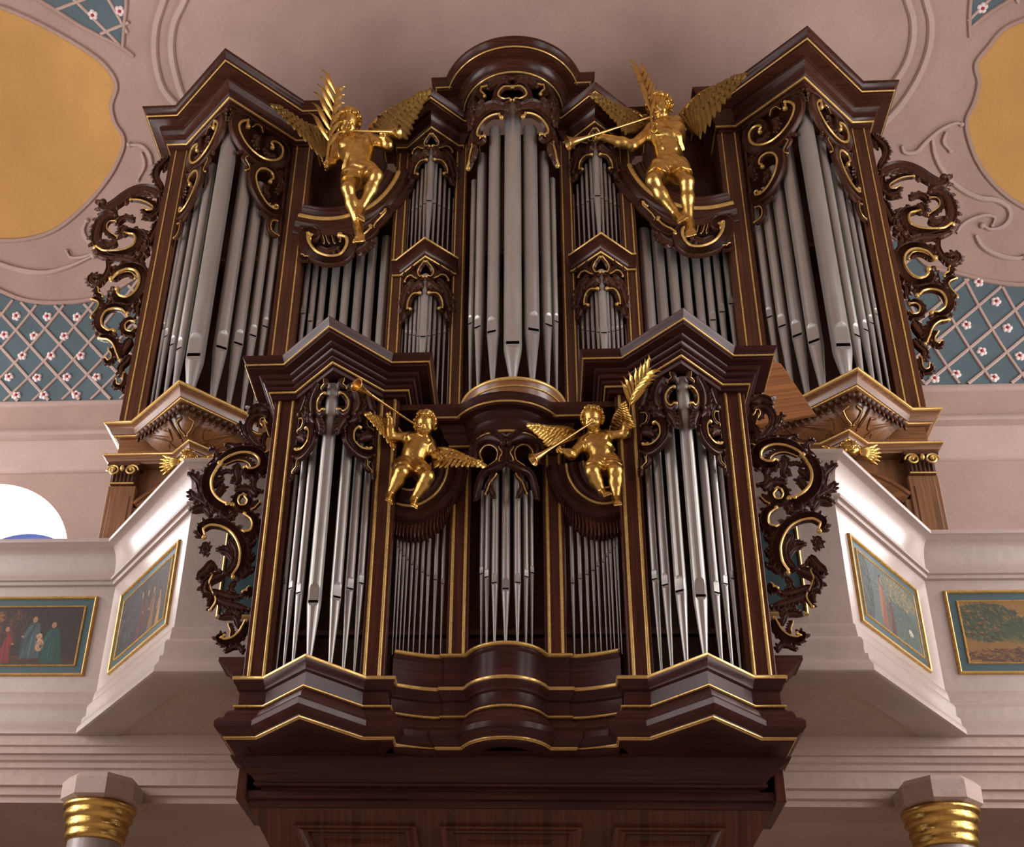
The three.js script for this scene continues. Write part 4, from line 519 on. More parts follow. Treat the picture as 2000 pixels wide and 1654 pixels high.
    const leaf = []; for (const sg of [-1, 1]) for (let k = 0; k < 11; k++) { const t = (k + 0.5) / 11, x = s * 2.61 + sg * t * 0.47, z = lerp(-1.86, -2.27, t); leaf.push(new THREE.SphereGeometry(0.034, 8, 6).scale(1, 0.85, 0.9).rotateZ(sg * 0.6).translate(x, 3.165, z + 0.02), new THREE.SphereGeometry(0.018, 6, 5).scale(0.8, 1.6, 0.8).translate(x + sg * 0.02, 3.13, z)); }
    obj('leaf_moulding', leaf, M.carveMain, con);
    const cs = (a, b, h) => { const t = clamp(a, -0.98, 0.98); let i = 0; while (i < sec.length - 2 && sec[i + 1][0] > b) i++; const u = clamp((sec[i][0] - b) / (sec[i][0] - sec[i + 1][0]), 0, 1), w = lerp(sec[i][1], sec[i + 1][1], u), d = lerp(sec[i][2], sec[i + 1][2], u); return V(s * (2.61 + t * w * 0.5), b, -2.295 + d * Math.pow(1 - Math.pow(Math.abs(t), 1.5), 0.8) + h); };
    carving('console_relief', [-1, 1].flatMap(q => [[0.03, 1, q * 0.08, 3.13, q * 0.2, 3.10, q * 0.16, 3.04, q * 0.04, 3.01], [0.026, 0, q * 0.9, 3.13, q * 0.7, 3.06, q * 0.5, 3.03, q * 0.45, 3.07, q * 0.55, 3.09], [0.026, 2, q * 0.35, 3.14, q * 0.3, 3.06, q * 0.2, 3.0], [0.022, 0, q * 0.8, 3.0, q * 0.65, 3.02, q * 0.6, 2.99]]), cs, con, M.brownH);
    // pilaster with ionic capital
    const pil = obj('pilaster', [box(...(s > 0 ? [3.04, 3.27] : [-3.27, -3.04]), 0.3, 2.70, -2.4, -2.28, 0.006)], M.brownV, c);
    obj('pilaster_panel', box(...(s > 0 ? [3.075, 3.235] : [-3.235, -3.075]), 0.4, 2.60, -2.29, -2.272, 0.004), M.brownV, pil);
    const cap = obj('capital', [box(...(s > 0 ? [3.05, 3.26] : [-3.26, -3.05]), 2.70, 2.90, -2.4, -2.27, 0.01), box(...(s > 0 ? [3.02, 3.29] : [-3.29, -3.02]), 2.865, 2.90, -2.4, -2.235, 0.006), ...Array.from({ length: 6 }, (_, k) => new THREE.CylinderGeometry(0.012, 0.008, 0.09, 7).translate(s * (3.075 + k * 0.032), 2.76, -2.268))], M.carveMain, c); cap.userData.label = 'carved ionic capital with gilt scrolls';
    obj('gilt_scroll', [-1, 1].flatMap(q => { const x = s * 3.155, P = []; for (let k = 0; k <= 22; k++) { const a = k / 22 * 9.5, r = 0.055 * (1 - k / 28); P.push(V(x + q * (0.075 + r * Math.cos(a)), 2.815 + r * Math.sin(a), -2.235 + k * 0.001)); } return [tube(P, 0.009, 6), ball(V(x + q * 0.075, 2.815, -2.22), 0.014)]; }).concat([tube([V(s * 3.155 - 0.1, 2.712, -2.26), V(s * 3.155 + 0.1, 2.712, -2.26)], 0.008, 6), ball(V(s * 3.155, 2.83, -2.22), 0.018, 1.6)]), M.gilt, cap);
    // segmental arch and dark opening
    const ax = s * 2.55, ap = []; for (let i = 0; i <= 24; i++) { const t = lerp(-1, 1, i / 24); ap.push([ax + t * 0.46, 2.745 - 0.24 * t * t]); }
    obj('arch_moulding', sweepXY(ap, [[0.06, -2.37], [0.06, -2.29], [0.045, -2.28], [0.03, -2.285], [0.02, -2.30], [0, -2.305], [-0.015, -2.32], [-0.03, -2.325], [-0.03, -2.37]]), M.brownH, c);
    obj('arched_panel', (() => { const sh = new THREE.Shape(); sh.moveTo(ap[0][0], 0.4); ap.forEach(p => sh.lineTo(p[0], p[1] - 0.02)); sh.lineTo(ap[24][0], 0.4); sh.closePath(); return new THREE.ShapeGeometry(sh).translate(0, 0, -2.352); })(), M.darkV, c);
    for (const q of [-1, 1]) obj('arch_jamb', box(ax + q * 0.47 - 0.025, ax + q * 0.47 + 0.025, 0.4, 2.5, -2.37, -2.30, 0.005), M.brownV, c);
  }
  // middle round tower
  const half = arcPlan(0, -2.33, 0.45, -1.50, 1.50, 36);
  const rp = [[-0.545, -2.6], [-0.545, Z], [-0.47, Z], ...half, [0.47, Z], [0.545, Z], [0.545, -2.6]];
  cornice(c, rp, [[-0.06, 6.885], [0.0, 6.885], [0.0, 6.92], [0.016, 6.925], [0.02, 6.955], [0.035, 6.965], [0.045, 6.99], [0.07, 7.02], [0.085, 7.03], [0.09, 7.055], [0.17, 7.06], [0.175, 7.09], [0.19, 7.095], [0.20, 7.12], [0.225, 7.145], [0.235, 7.16], [0.235, 7.17], [-0.06, 7.17]], [[0.02, 6.94, 0.010], [0.187, 7.083, 0.008]], M.darkH, 'round cornice of the middle tower');
  obj('tower_top', polygonFlat(rp, 7.165), M.darkH, c);
  for (const s of [-1, 1]) carving('pierced_screen', D.roundCarve, onCyl(-2.313, 0.445, s), c, M.carveMain, 'pierced carving curving round the top of the middle tower');
  // round base of the middle tower
  const bp = [[-0.5, -2.5], [-0.5, Z], [-0.425, Z], ...arcPlan(0, -2.34, 0.41, -1.5, 1.5, 30), [0.425, Z], [0.5, Z], [0.5, -2.5]];
  cornice(c, bp, [[-0.1, 3.05], [-0.01, 3.05], [-0.01, 3.36], [0.0, 3.375], [0.01, 3.40], [0.018, 3.41], [0.018, 3.44], [-0.1, 3.44]], [[0.008, 3.428, 0.022, 0.018], [0.0, 3.37, 0.007]], M.brownH, 'brown half-round base of the middle tower');
  obj('compartment_floor', polygonFlat(bp, 3.43), M.brownH, c);
  for (const s of [-1, 1]) obj('flat_rail', sweep([[s * 0.755 - 0.28, Z], [s * 0.755 + 0.28, Z]], [[-0.2, 3.25], [0.03, 3.25], [0.03, 3.36], [-0.2, 3.37]]), M.brownH, c);
  // inside of the case
  obj('case_back', [box(-3.26, 3.26, 2.9, 5.45, -3.0, -2.95, 0), ...[-1, 1].map(s => box(Math.min(s * 1.93, s * 3.26), Math.max(s * 1.93, s * 3.26), 5.45, 6.6, -2.80, -2.75, 0)), box(-1.08, 1.08, 5.45, 6.95, -2.66, -2.61, 0), box(-1.96, -1.24, 5.42, 6.93, -2.66, -2.61, 0), box(1.24, 1.96, 5.42, 6.93, -2.66, -2.61, 0), box(-1.26, -1.06, 5.42, 6.45, -2.66, -2.61, 0), box(1.06, 1.26, 5.42, 6.45, -2.66, -2.61, 0)], M.darkV, c);
  obj('partition', [-3.29, -1.95, -1.10, -0.53, 0.48, 1.05, 1.90, 3.24].map(x => box(x, x + 0.05, 3.0, Math.abs(x) > 1.8 ? 6.56 : 6.42, Math.abs(x) > 1.8 ? -2.76 : -2.62, -2.41, 0)).concat([-1.95, -1.10, 1.05, 1.90].map(x => box(x, x + 0.05, 3.0, 5.44, -2.97, -2.6, 0))), M.darkV, c);
  obj('deck', [box(-3.26, 3.26, 5.40, 5.44, -2.97, -2.62, 0), box(-1.95, -1.05, 5.40, 5.44, -2.64, -2.50, 0), box(1.05, 1.95, 5.40, 5.44, -2.64, -2.50, 0)], M.darkV, c);
  obj('pipe_rack', [box(-3.2, 3.2, 3.22, 3.30, -3.1, -2.35, 0)], M.darkV, c);
}
// ------------------------------------------------------------ front organ case hanging on the gallery
const frontCase = thing('choir_organ_case', 'smaller glossy mahogany organ case with gold rails hanging in front of the gallery', 'organ case');
{
  const c = frontCase; GS = 0.0105;
  const tp = (e, z1) => s => { const P = [[0.605, z1], [0.605, 0.02], [0.737, 0.02], [0.991, 0.285], [1.245, 0.02], [1.385, 0.02], [1.385, z1]]; return s > 0 ? P : mirror(P); };
  const top = tp(0, -0.55), basePl = tp(0, -0.28);
  for (const s of [-1, 1]) {
    cornice(c, top(s), [[-0.05, 1.815], [0.008, 1.815], [0.01, 1.838], [0.022, 1.842], [0.026, 1.86], [0.04, 1.862], [0.047, 1.868], [0.048, 1.874], [0.042, 1.881], [0.034, 1.884], [0.036, 1.888], [0.055, 1.892], [0.064, 1.899], [0.067, 1.908], [0.062, 1.916], [0.058, 1.92], [0.075, 1.924], [0.085, 1.93], [0.09, 1.937], [0.145, 1.938], [0.145, 1.962], [0.155, 1.968], [0.16, 1.98], [0.17, 1.995], [0.176, 2.005], [0.176, 2.012], [-0.05, 2.012]], [[0.024, 1.85, 0.0075], [0.155, 1.958, 0.006]], M.frontH, 'pointed glossy cornice of a front tower');
    obj('tower_top', polygonFlat(top(s), 2.0), M.frontH, c);
    post(c, ...(s > 0 ? [1.235, 1.385] : [-1.385, -1.235]), 0.0, 1.82, -0.08, 0, M.frontV, [s * 1.352, s * 1.272], 0.0);
    post(c, ...(s > 0 ? [0.635, 0.765] : [-0.765, -0.635]), 0.0, 1.82, -0.08, 0, M.frontV, [s * 0.739, s * 0.661], 0.0);
    obj('side_panel', box(...(s > 0 ? [1.36, 1.385] : [-1.385, -1.36]), -0.3, 1.82, -0.75, -0.05, 0), M.frontV, c);
    carving('pierced_screen', D.frontVee, onFace([s * 0.991, 0.285], [s * 0.737, 0.02]), c, M.carve, 'pierced shell carving under a front tower cornice');
    carving('pierced_screen', D.frontVee, onFace([s * 0.991, 0.285], [s * 1.245, 0.02]), c, M.carve, 'pierced shell carving under a front tower cornice');
    carving('wing_carving', D.frontWing.map(st => [st[0], st[1] | 2, ...st.slice(2)]), onZ(-0.06, s), c, M.carve, 'large openwork acanthus wing with gilt scrolls beside the front tower', 1.3);
    { const sh = new THREE.Shape(); sh.moveTo(s * 1.38, -0.03); sh.quadraticCurveTo(s * 1.43, 0.04, s * 1.515, 0.125); sh.lineTo(s * 1.53, 0.13); sh.lineTo(s * 1.53, 0.155); sh.lineTo(s * 1.38, 0.155); sh.closePath(); obj('wing_bracket', new THREE.ExtrudeGeometry(sh, { depth: 0.2, bevelEnabled: false }).translate(0, 0, -0.22), M.frontH, c); }
    // post between flat and round middle tower
    post(c, ...(s > 0 ? [0.205, 0.325] : [-0.325, -0.205]), 0.20, 1.56, -0.22, -0.14, M.frontV, [s * 0.303, s * 0.232], -0.14);
    // curved rail above the flat
    const key = [[0.645, 1.105], [0.60, 1.092], [0.54, 1.088], [0.48, 1.102], [0.42, 1.14], [0.37, 1.19], [0.335, 1.25], [0.31, 1.32], [0.30, 1.40]];
    const pth = spline(key, 40).map(p => [s * p.x, p.y]).sort((a, b) => a[0] - b[0]);
    const z = -0.12, r = obj('curved_rail', sweepXY(pth, [[0.155, z - 0.06], [0.155, z + 0.03], [0.14, z + 0.04], [0.115, z + 0.03], [0.10, z + 0.042], [0.08, z + 0.045], [0.062, z + 0.03], [0.055, z + 0.015], [0.04, z + 0.02], [0.0, z + 0.03], [-0.015, z + 0.05], [-0.04, z + 0.055], [-0.055, z + 0.035], [-0.06, z + 0.02], [-0.07, z + 0.02], [-0.08, z - 0.06]]), M.frontH, c); r.userData.label = 'swept glossy rail with gold lines over the small pipes';
    obj('gold_moulding', [sweepXY(pth, bead(0.145, z + 0.036, 0.008), 1), sweepXY(pth, bead(0.045, z + 0.026, 0.009), 1)], M.gilt, r);
    // fluted apron under the rail
    const rowsA = []; for (let k = 0; k <= 150; k++) { const u = k / 150 * 40, i0 = Math.min(39, Math.floor(u)), q = u - i0, x = lerp(pth[i0][0], pth[i0 + 1][0], q), y = lerp(pth[i0][1], pth[i0 + 1][1], q), fl = Math.abs(Math.sin(k / 150 * Math.PI * 22)), hh = 0.10 * (0.85 + 0.2 * Math.sin(Math.PI * k / 150)) + 0.012 * fl; rowsA.push([0, 0.15, 0.4, 0.75, 0.95, 1, 1].map((t, n) => V(x, y - 0.06 - hh * t, n === 6 ? z - 0.05 : z + 0.004 + 0.02 * fl * (0.3 + 0.7 * t) + 0.022 * Math.sin(t * 2.6)))); }
    const ap = [quads(rowsA, 0.9)];
    obj('fluted_apron', ap, M.frontV, c).userData.label = 'red-brown fluted shell apron over the small pipes';
    // ---- base mouldings
    cornice(c, basePl(s), [[-0.06, -0.345], [0.03, -0.345], [0.045, -0.335], [0.05, -0.32], [0.075, -0.305], [0.09, -0.285], [0.09, -0.255], [0.075, -0.235], [0.055, -0.225], [0.05, -0.205], [0.04, -0.185], [0.02, -0.175], [0.01, -0.16], [0.008, -0.15], [0.0, -0.145], [0.0, -0.065], [0.012, -0.055], [0.016, -0.04], [0.03, -0.022], [0.034, -0.005], [-0.06, -0.005]], [[0.022, 0.002, 0.018, 0.014], [0.012, -0.15, 0.011, 0.008], [0.035, -0.325, 0.014, 0.016]], M.frontH, 'pointed moulded base of a front tower');
    obj('compartment_floor', polygonFlat(basePl(s), -0.004), M.frontH, c);
  }
  // base mouldings of the curved middle
  const arc = arcPlan(0, -0.165, 0.20, -1.28, 1.28, 24), conc = []; for (let i = 0; i <= 14; i++) { const t = i / 14; conc.push([lerp(-0.60, -0.335, t), -0.065 - 0.075 * Math.sin(t * Math.PI / 2) - 0.0 * t]); }
  const mid = [...conc, [-0.33, -0.125], [-0.205, -0.125], ...arc.slice(1, -1), [0.205, -0.125], [0.33, -0.125], ...mirror(conc)];
  const low = [[-0.06, -0.345], [0.03, -0.345], [0.045, -0.335], [0.05, -0.32], [0.07, -0.305], [0.085, -0.285], [0.085, -0.255], [0.07, -0.235], [0.055, -0.225], [0.05, -0.205], [0.035, -0.185], [0.02, -0.175], [0.01, -0.16], [0.0, -0.145], [0.0, -0.065], [0.012, -0.055], [0.016, -0.04], [0.03, -0.022], [0.034, -0.005], [-0.06, -0.005]];
  cornice(c, mid, low, [[0.022, 0.002, 0.018, 0.014], [0.012, -0.15, 0.011, 0.008], [0.035, -0.325, 0.014, 0.016]], M.frontH, 'curved moulded base of the middle part');
  cornice(c, mid, [[-0.06, -0.01], [0.0, -0.01], [0.0, 0.165], [0.01, 0.175], [0.012, 0.185], [0.02, 0.192], [-0.06, 0.2]], [[0.016, 0.198, 0.017, 0.012]], M.frontH, 'curved upper fascia with gilt rail');
  obj('compartment_floor', polygonFlat([...mid, [0.6, -0.5], [-0.6, -0.5]], 0.196), M.brownH, c);
  // round cornice of the middle tower
  const ra = arcPlan(0, -0.165, 0.20, -1.34, 1.34, 28), rpl = [[-0.315, -0.5], [-0.315, -0.12], [-0.212, -0.12], ...ra, [0.212, -0.12], [0.315, -0.12], [0.315, -0.5]];
  cornice(c, rpl, [[-0.05, 1.50], [0.0, 1.50], [0.0, 1.525], [0.016, 1.53], [0.02, 1.55], [0.032, 1.56], [0.05, 1.58], [0.06, 1.60], [0.058, 1.615], [0.075, 1.63], [0.085, 1.65], [0.13, 1.652], [0.13, 1.672], [0.14, 1.678], [0.146, 1.69], [0.16, 1.705], [0.165, 1.715], [-0.05, 1.72]], [[0.018, 1.543, 0.0085], [0.138, 1.668, 0.007]], M.frontH, 'round glossy cornice of the front middle tower');
  obj('tower_top', polygonFlat(rpl, 1.715), M.brownH, c);
  for (const s of [-1, 1]) carving('pierced_screen', D.frontRound, onCyl(-0.165, 0.205, -s), c, M.carve, 'shell carving curving round the front middle tower');
  obj('case_back', [box(-1.36, 1.36, -0.3, 1.80, -0.75, -0.71, 0), box(-1.36, 1.36, 1.76, 1.80, -0.75, -0.03, 0), box(-1.36, 1.36, -0.335, -0.30, -0.78, -0.26, 0)], M.darkV, c);
  obj('pipe_rack', [box(-1.3, 1.3, 0.40, 0.43, -0.32, -0.27, 0)], M.darkH, c);
  // corbel underneath
  const wood = M.frontH;
  obj('corbel_soffit', polygonFlat([[-1.36, 0.0], [-1.2, 0.06], [-0.99, 0.24], [-0.75, 0.0], [-0.3, -0.1], [0.3, -0.1], [0.75, 0], [0.99, 0.24], [1.2, 0.06], [1.36, 0.0], [1.36, -0.8], [-1.36, -0.8]], -0.34), wood, c);
  obj('corbel_cove', sweep([[-1.33, -0.8], [-1.33, -0.30], [1.33, -0.30], [1.33, -0.8]], [[-0.2, -0.335], [0.12, -0.335], [0.11, -0.355], [0.07, -0.375], [0.02, -0.41], [0.0, -0.44], [0.01, -0.45], [0.0, -0.46], [-0.03, -0.465], [-0.03, -0.475], [-0.2, -0.475]]), wood, c);
  obj('corbel_beam', sweep([[-1.39, -0.85], [-1.39, -0.33], [1.39, -0.33], [1.39, -0.85]], [[-0.3, -0.475], [0.0, -0.475], [0.004, -0.485], [0.0, -0.52], [-0.02, -0.525], [-0.025, -0.56], [-0.3, -0.57]]), wood, c);
  for (const s of [-1, 1]) obj('corbel_cheek', box(...(s > 0 ? [1.375, 1.43] : [-1.43, -1.375]), -0.53, -0.32, -0.8, -0.31, 0.006), M.frontV, c);
  const face = (u, v, h = 0) => { const t = v, X = lerp(1.36, 1.02, t); return V(u * X, lerp(-0.555, -1.15, t) - h * 0.3, lerp(-0.36, -0.72, t) + h); };
  obj('corbel_panelling', quads([0, 0.5, 1].map(v => [-1, 0, 1].map(u => face(u, v)))), M.frontV, c);
  for (const s of [-1, 1]) obj('corbel_side', quads([0, 0.5, 1].map(v => { const p = face(s, v); return [p, V(p.x, p.y, -1.2)]; })), M.frontV, c);
  for (const [u0, u1] of [[-0.86, -0.36], [-0.27, 0.30], [0.42, 0.86]]) {
    const ring = (e, h) => [face(u0 + e, 0.14 + e, h), face(u1 - e, 0.14 + e, h), face(u1 - e, 0.85 - e, h), face(u0 + e, 0.85 - e, h)];
    obj('raised_panel', quads([ring(0, 0), ring(0.004, 0.04), ring(0.02, 0.042), ring(0.035, 0.028), ring(0.05, 0.03), ring(0.06, 0.004), ring(0.10, 0.004), ring(0.14, 0.03), ring(0.2, 0.03)], 0.4, true), M.frontV, c);
  }
}
// ------------------------------------------------------------ pipes
const pipeVar = { n: 0 };
function organPipe(x, z, r, ym, yt, yf, turn, mats, label, group) {
  const g = thing('organ_pipe', label, 'organ pipe', group, [x, yf, z]); g.rotation.y = turn;
  const mt = mats[pipeVar.n++ % mats.length], n = r > 0.03 ? 36 : 24, m = ym - yf, H = yt - yf;
  const ring = (y, R, cl) => Array.from({ length: n }, (_, k) => { const a = k / n * 6.283185; let px = R * Math.sin(a), pz = R * Math.cos(a); if (pz > cl) pz = cl; return V(px, y, pz); });
  const flat = 0.72 * r, cFlat = Math.sqrt(r * r - flat * flat);
  const lipH = 1.9 * r, rows = [];
  rows.push(ring(m, r, cFlat), ring(m + lipH * 0.5, r, cFlat), ring(m + lipH, r, cFlat));
  for (const q of [0.35, 0.6, 0.8, 0.92, 1]) { const wx = flat * Math.sqrt(Math.max(0, 1 - q * q)); rows.push(ring(m + lipH + flat * q, r, q === 1 ? r : Math.sqrt(r * r - wx * wx))); }
  rows.push(ring(H, r, 9), ring(H, r * 0.93, 9), ring(H - r, r * 0.93, 9));
  obj('body', quads(rows, 0.5, true), mt, g);
  const sl = 0.42 * r, fr = [];
  for (const q of [0, 0.35, 0.7, 0.92, 1]) { const wx = flat * Math.sqrt(Math.max(0, 1 - q * q)), R = r * (1 - 0.05 * q); fr.push(ring(m - sl - flat * q * 0.9, R, q === 1 ? R : Math.sqrt(r * r - wx * wx))); }
  const y1 = m - sl - flat * 0.9; fr.push(ring(lerp(y1, 0, 0.5), r * 0.60, 9), ring(0, r * 0.24, 9));
  obj('foot', quads(fr, 0.5, true), mt, g);
  // the mouth is a real slit: the wall runs round behind it, the languid closes the foot below
  const wall = y => Array.from({ length: 19 }, (_, k) => { const a = lerp(0.80, 6.283 - 0.80, k / 18); return V(r * Math.sin(a), y, r * Math.cos(a)); });
  obj('mouth', [quads([wall(m - sl - 0.002), wall(m + 0.002)], 0.8), quads([ring(m - sl - 0.001, r * 0.98, cFlat * 0.97), ring(m - sl - 0.001, 0, 9)], 0.5, true)], mt, g);
  return g;
}
const turnOf = (x, ax, k) => clamp((x - ax) * k, -0.62, 0.62);
const nth = ['', 'first', 'second', 'third', 'fourth', 'fifth', 'sixth', 'seventh', 'eighth', 'ninth', 'tenth', 'eleventh'];
function towerPipes(key, ax, yf, turn, mats, what, where, group) {   // counted from the thick prow pipe outwards on either side
  const mid = D[key].reduce((a, b) => b[2] > a[2] ? b : a), L = D[key].map(p => [p, Math.abs(p[0] - mid[0])]).sort((a, b) => a[1] - b[1]), n = { in: 0, out: 0 };
  for (const [p] of L) {
    const big = p === mid, inner = Math.abs(p[0]) < Math.abs(mid[0]), k = big ? 0 : ++n[inner ? 'in' : 'out'];
    organPipe(p[0], p[1], p[2], p[3], p[4], yf, big ? 0 : (p[0] > ax ? turn : -turn), mats, big ? `thickest ${what} pipe, at the prow of the ${where}` : `${nth[k]} ${what} pipe from the prow towards ${inner ? 'the middle' : 'the wing'}, ${where}`, group);
  }
}
towerPipes('pMainL', -2.61, 3.31, 0.55, M.tin, 'grey', 'upper tower beside the curly-haired angel', 'pipes of the upper tower beside the curly-haired angel');
towerPipes('pMainR', 2.61, 3.31, 0.55, M.tin, 'grey', 'upper tower over the tilted board', 'pipes of the upper tower over the tilted board');
towerPipes('pFrontL', -0.991, 0.0, 0.5, M.tin, 'silvery', 'front tower behind the raised trumpet', 'pipes of the front tower behind the raised trumpet');
towerPipes('pFrontR', 0.991, 0.0, 0.5, M.tin, 'silvery', 'front tower behind the small palm', 'pipes of the front tower behind the small palm');
const sideWord = x => x < 0 ? 'curly-haired angel' : 'profile angel', cherubWord = x => x < 0 ? 'raised-trumpet cherub' : 'palm cherub';
function roundPipes(key, yf, k, mats, what, where, word, group) {
  const n = { a: 0, b: 0 };
  for (const p of [...D[key]].sort((a, b) => Math.abs(a[0]) - Math.abs(b[0]))) { const m = Math.abs(p[0]) < 0.03, i = m ? 0 : ++n[p[0] < 0 ? 'a' : 'b']; organPipe(p[0], p[1], p[2], p[3], p[4], yf, turnOf(p[0], 0, k), mats, m ? `thickest ${what} pipe, in the middle of the ${where}` : `${nth[i]} ${what} pipe from the middle of the ${where}, towards the ${word(p[0])}`, group); }
}
roundPipes('pMainC', 3.44, 1.9, M.tin, 'grey', 'upper round tower', sideWord, 'pipes of the upper round tower');
roundPipes('pFrontC', 0.2, 4, M.tin, 'silvery', 'front round tower', cherubWord, 'pipes of the front round tower');
for (const key of ['pMFlatL', 'pMFlatR']) [...D[key]].sort((a, b) => Math.abs(b[0]) - Math.abs(a[0])).forEach((p, i) => organPipe(p[0], p[1], p[2], p[3], p[4] - 0.02, 3.31, 0, M.tin, `${nth[i + 1]} grey pipe from the pointed tower in the flat below the ${sideWord(p[0])}`, `pipes of the flat below the ${sideWord(p[0])}`));
for (const s of [-1, 1]) for (const [lo, hi, ym, word] of [[3.37, 4.86, 4.06, 'lower'], [4.99, 6.40, 5.62, 'upper']])
  for (let i = 0; i < 11; i++) {
    const t = (i - 5) / 5, a = Math.abs(t), r = i === 5 ? 0.032 : lerp(0.021, 0.0105, a), x = s * 0.755 + t * 0.205, z = lerp(-2.16, -2.365, a);
    organPipe(x, z, r, ym + (word === 'lower' ? 0.22 * a : 0.06 * a), hi - 0.12 - 0.42 * a, lo, 0.4 * t, M.tin, `${nth[s < 0 ? 11 - i : i + 1]} little pipe from the round tower, ${word} storey, next to the ${sideWord(x)}`, `little pipes, ${word} storey, next to the ${sideWord(x)}`);
  }
for (const key of ['pFlatL', 'pFlatR']) [...D[key]].sort((a, b) => Math.abs(b[0]) - Math.abs(a[0])).forEach((p, i) => organPipe(p[0], p[1], p[2] * 0.86, p[3], p[4], 0.2, 0, M.tin, `${nth[i + 1]} thin silvery pipe from the pointed tower, flat under the ${cherubWord(p[0])}`, `thin pipes under the ${cherubWord(p[0])}`));
// ------------------------------------------------------------ sculpted figures
// naive surface nets over a distance field, evaluated only near the surface
function nets(sdf, lo, hi, h) {
  const nx = Math.ceil((hi.x - lo.x) / h) + 2, ny = Math.ceil((hi.y - lo.y) / h) + 2, nz = Math.ceil((hi.z - lo.z) / h) + 2;
  const F = new Float32Array(nx * ny * nz), id = (i, j, k) => i + nx * (j + ny * k), B = 5;
  for (let k = 0; k < nz; k += B) for (let j = 0; j < ny; j += B) for (let i = 0; i < nx; i += B) {
    const d = sdf(lo.x + (i + B / 2) * h, lo.y + (j + B / 2) * h, lo.z + (k + B / 2) * h), near = Math.abs(d) < B * h * 1.35;
    for (let c = k; c < Math.min(nz, k + B); c++) for (let b = j; b < Math.min(ny, j + B); b++) for (let a = i; a < Math.min(nx, i + B); a++)
      F[id(a, b, c)] = near ? sdf(lo.x + a * h, lo.y + b * h, lo.z + c * h) : d;
  }
  const vid = new Int32Array(nx * ny * nz).fill(-1), P = [], I = [];
  for (let k = 0; k < nz - 1; k++) for (let j = 0; j < ny - 1; j++) for (let i = 0; i < nx - 1; i++) {
    let n = 0, x = 0, y = 0, z = 0, neg = 0; const v = [];
    for (let c = 0; c < 8; c++) { const d = F[id(i + (c & 1), j + ((c >> 1) & 1), k + (c >> 2))]; v.push(d); if (d < 0) neg++; }
    if (neg === 0 || neg === 8) continue;
    for (let a = 0; a < 8; a++) for (const bit of [1, 2, 4]) { const b = a | bit; if (b === a || (v[a] < 0) === (v[b] < 0)) continue; const t = v[a] / (v[a] - v[b]); x += (a & 1) + (bit === 1 ? t : 0); y += ((a >> 1) & 1) + (bit === 2 ? t : 0); z += (a >> 2) + (bit === 4 ? t : 0); n++; }
    vid[id(i, j, k)] = P.length / 3; P.push(lo.x + (i + x / n) * h, lo.y + (j + y / n) * h, lo.z + (k + z / n) * h);
  }
  for (let k = 1; k < nz - 1; k++) for (let j = 1; j < ny - 1; j++) for (let i = 1; i < nx - 1; i++) {
    const a = F[id(i, j, k)] < 0;
    const q = (p, r, s, t, fl) => { if (p < 0 || r < 0 || s < 0 || t < 0) return; fl ? I.push(p, s, r, p, t, s) : I.push(p, r, s, p, s, t); };
    if (a !== (F[id(i + 1, j, k)] < 0)) q(vid[id(i, j - 1, k - 1)], vid[id(i, j, k - 1)], vid[id(i, j, k)], vid[id(i, j - 1, k)], !a);
    if (a !== (F[id(i, j + 1, k)] < 0)) q(vid[id(i - 1, j, k - 1)], vid[id(i - 1, j, k)], vid[id(i, j, k)], vid[id(i, j, k - 1)], !a);
    if (a !== (F[id(i, j, k + 1)] < 0)) q(vid[id(i - 1, j - 1, k)], vid[id(i, j - 1, k)], vid[id(i, j, k)], vid[id(i - 1, j, k)], !a);
  }
  const g = new THREE.BufferGeometry(); g.setAttribute('position', new THREE.Float32BufferAttribute(P, 3)); g.setIndex(I); g.computeVertexNormals(); return g;
}
const smin = (a, b, k) => { const h = Math.max(0, k - Math.abs(a - b)) / k; return Math.min(a, b) - h * h * k * 0.25; };
function Field() {
  const A = [];
  const f = (x, y, z) => {
    let d = 9;
    for (const p of A) {
      let q;
      if (p.t === 0) { const ax = x - p.a.x, ay = y - p.a.y, az = z - p.a.z; const t = clamp((ax * p.d.x + ay * p.d.y + az * p.d.z) / p.l, 0, 1); q = Math.hypot(ax - p.d.x * t, ay - p.d.y * t, az - p.d.z * t) - (p.r0 + (p.r1 - p.r0) * t); }
      else { const X = x - p.c.x, Y = y - p.c.y, Z = z - p.c.z; const u = (X * p.ex.x + Y * p.ex.y + Z * p.ex.z) / p.r[0], v = (X * p.ey.x + Y * p.ey.y + Z * p.ey.z) / p.r[1], w = (X * p.ez.x + Y * p.ez.y + Z * p.ez.z) / p.r[2]; const l = Math.hypot(u, v, w); q = (l - 1) * Math.min(...p.r) * (l > 1 ? 1 : 1); if (l > 1) q = (l - 1) / l * Math.hypot(X, Y, Z); }
      if (p.neg) { const h = Math.max(0, p.k - Math.abs(-q - d)) / p.k; d = Math.max(d, -q) + h * h * p.k * 0.25; } else d = p.k > 0 ? smin(d, q, p.k) : Math.min(d, q);
    }
    return d;
  };
  f.cap = (a, b, r0, r1, k) => { const d = b.clone().sub(a); A.push({ t: 0, a, d, l: Math.max(1e-9, d.lengthSq()), r0, r1, k }); return f; };
  f.ell = (c, r, fr, k, neg) => { A.push({ t: 1, c, r, ex: fr[0], ey: fr[1], ez: fr[2], k, neg }); return f; };
  return f;
}
const WORLD = [V(1, 0, 0), V(0, 1, 0), V(0, 0, 1)];
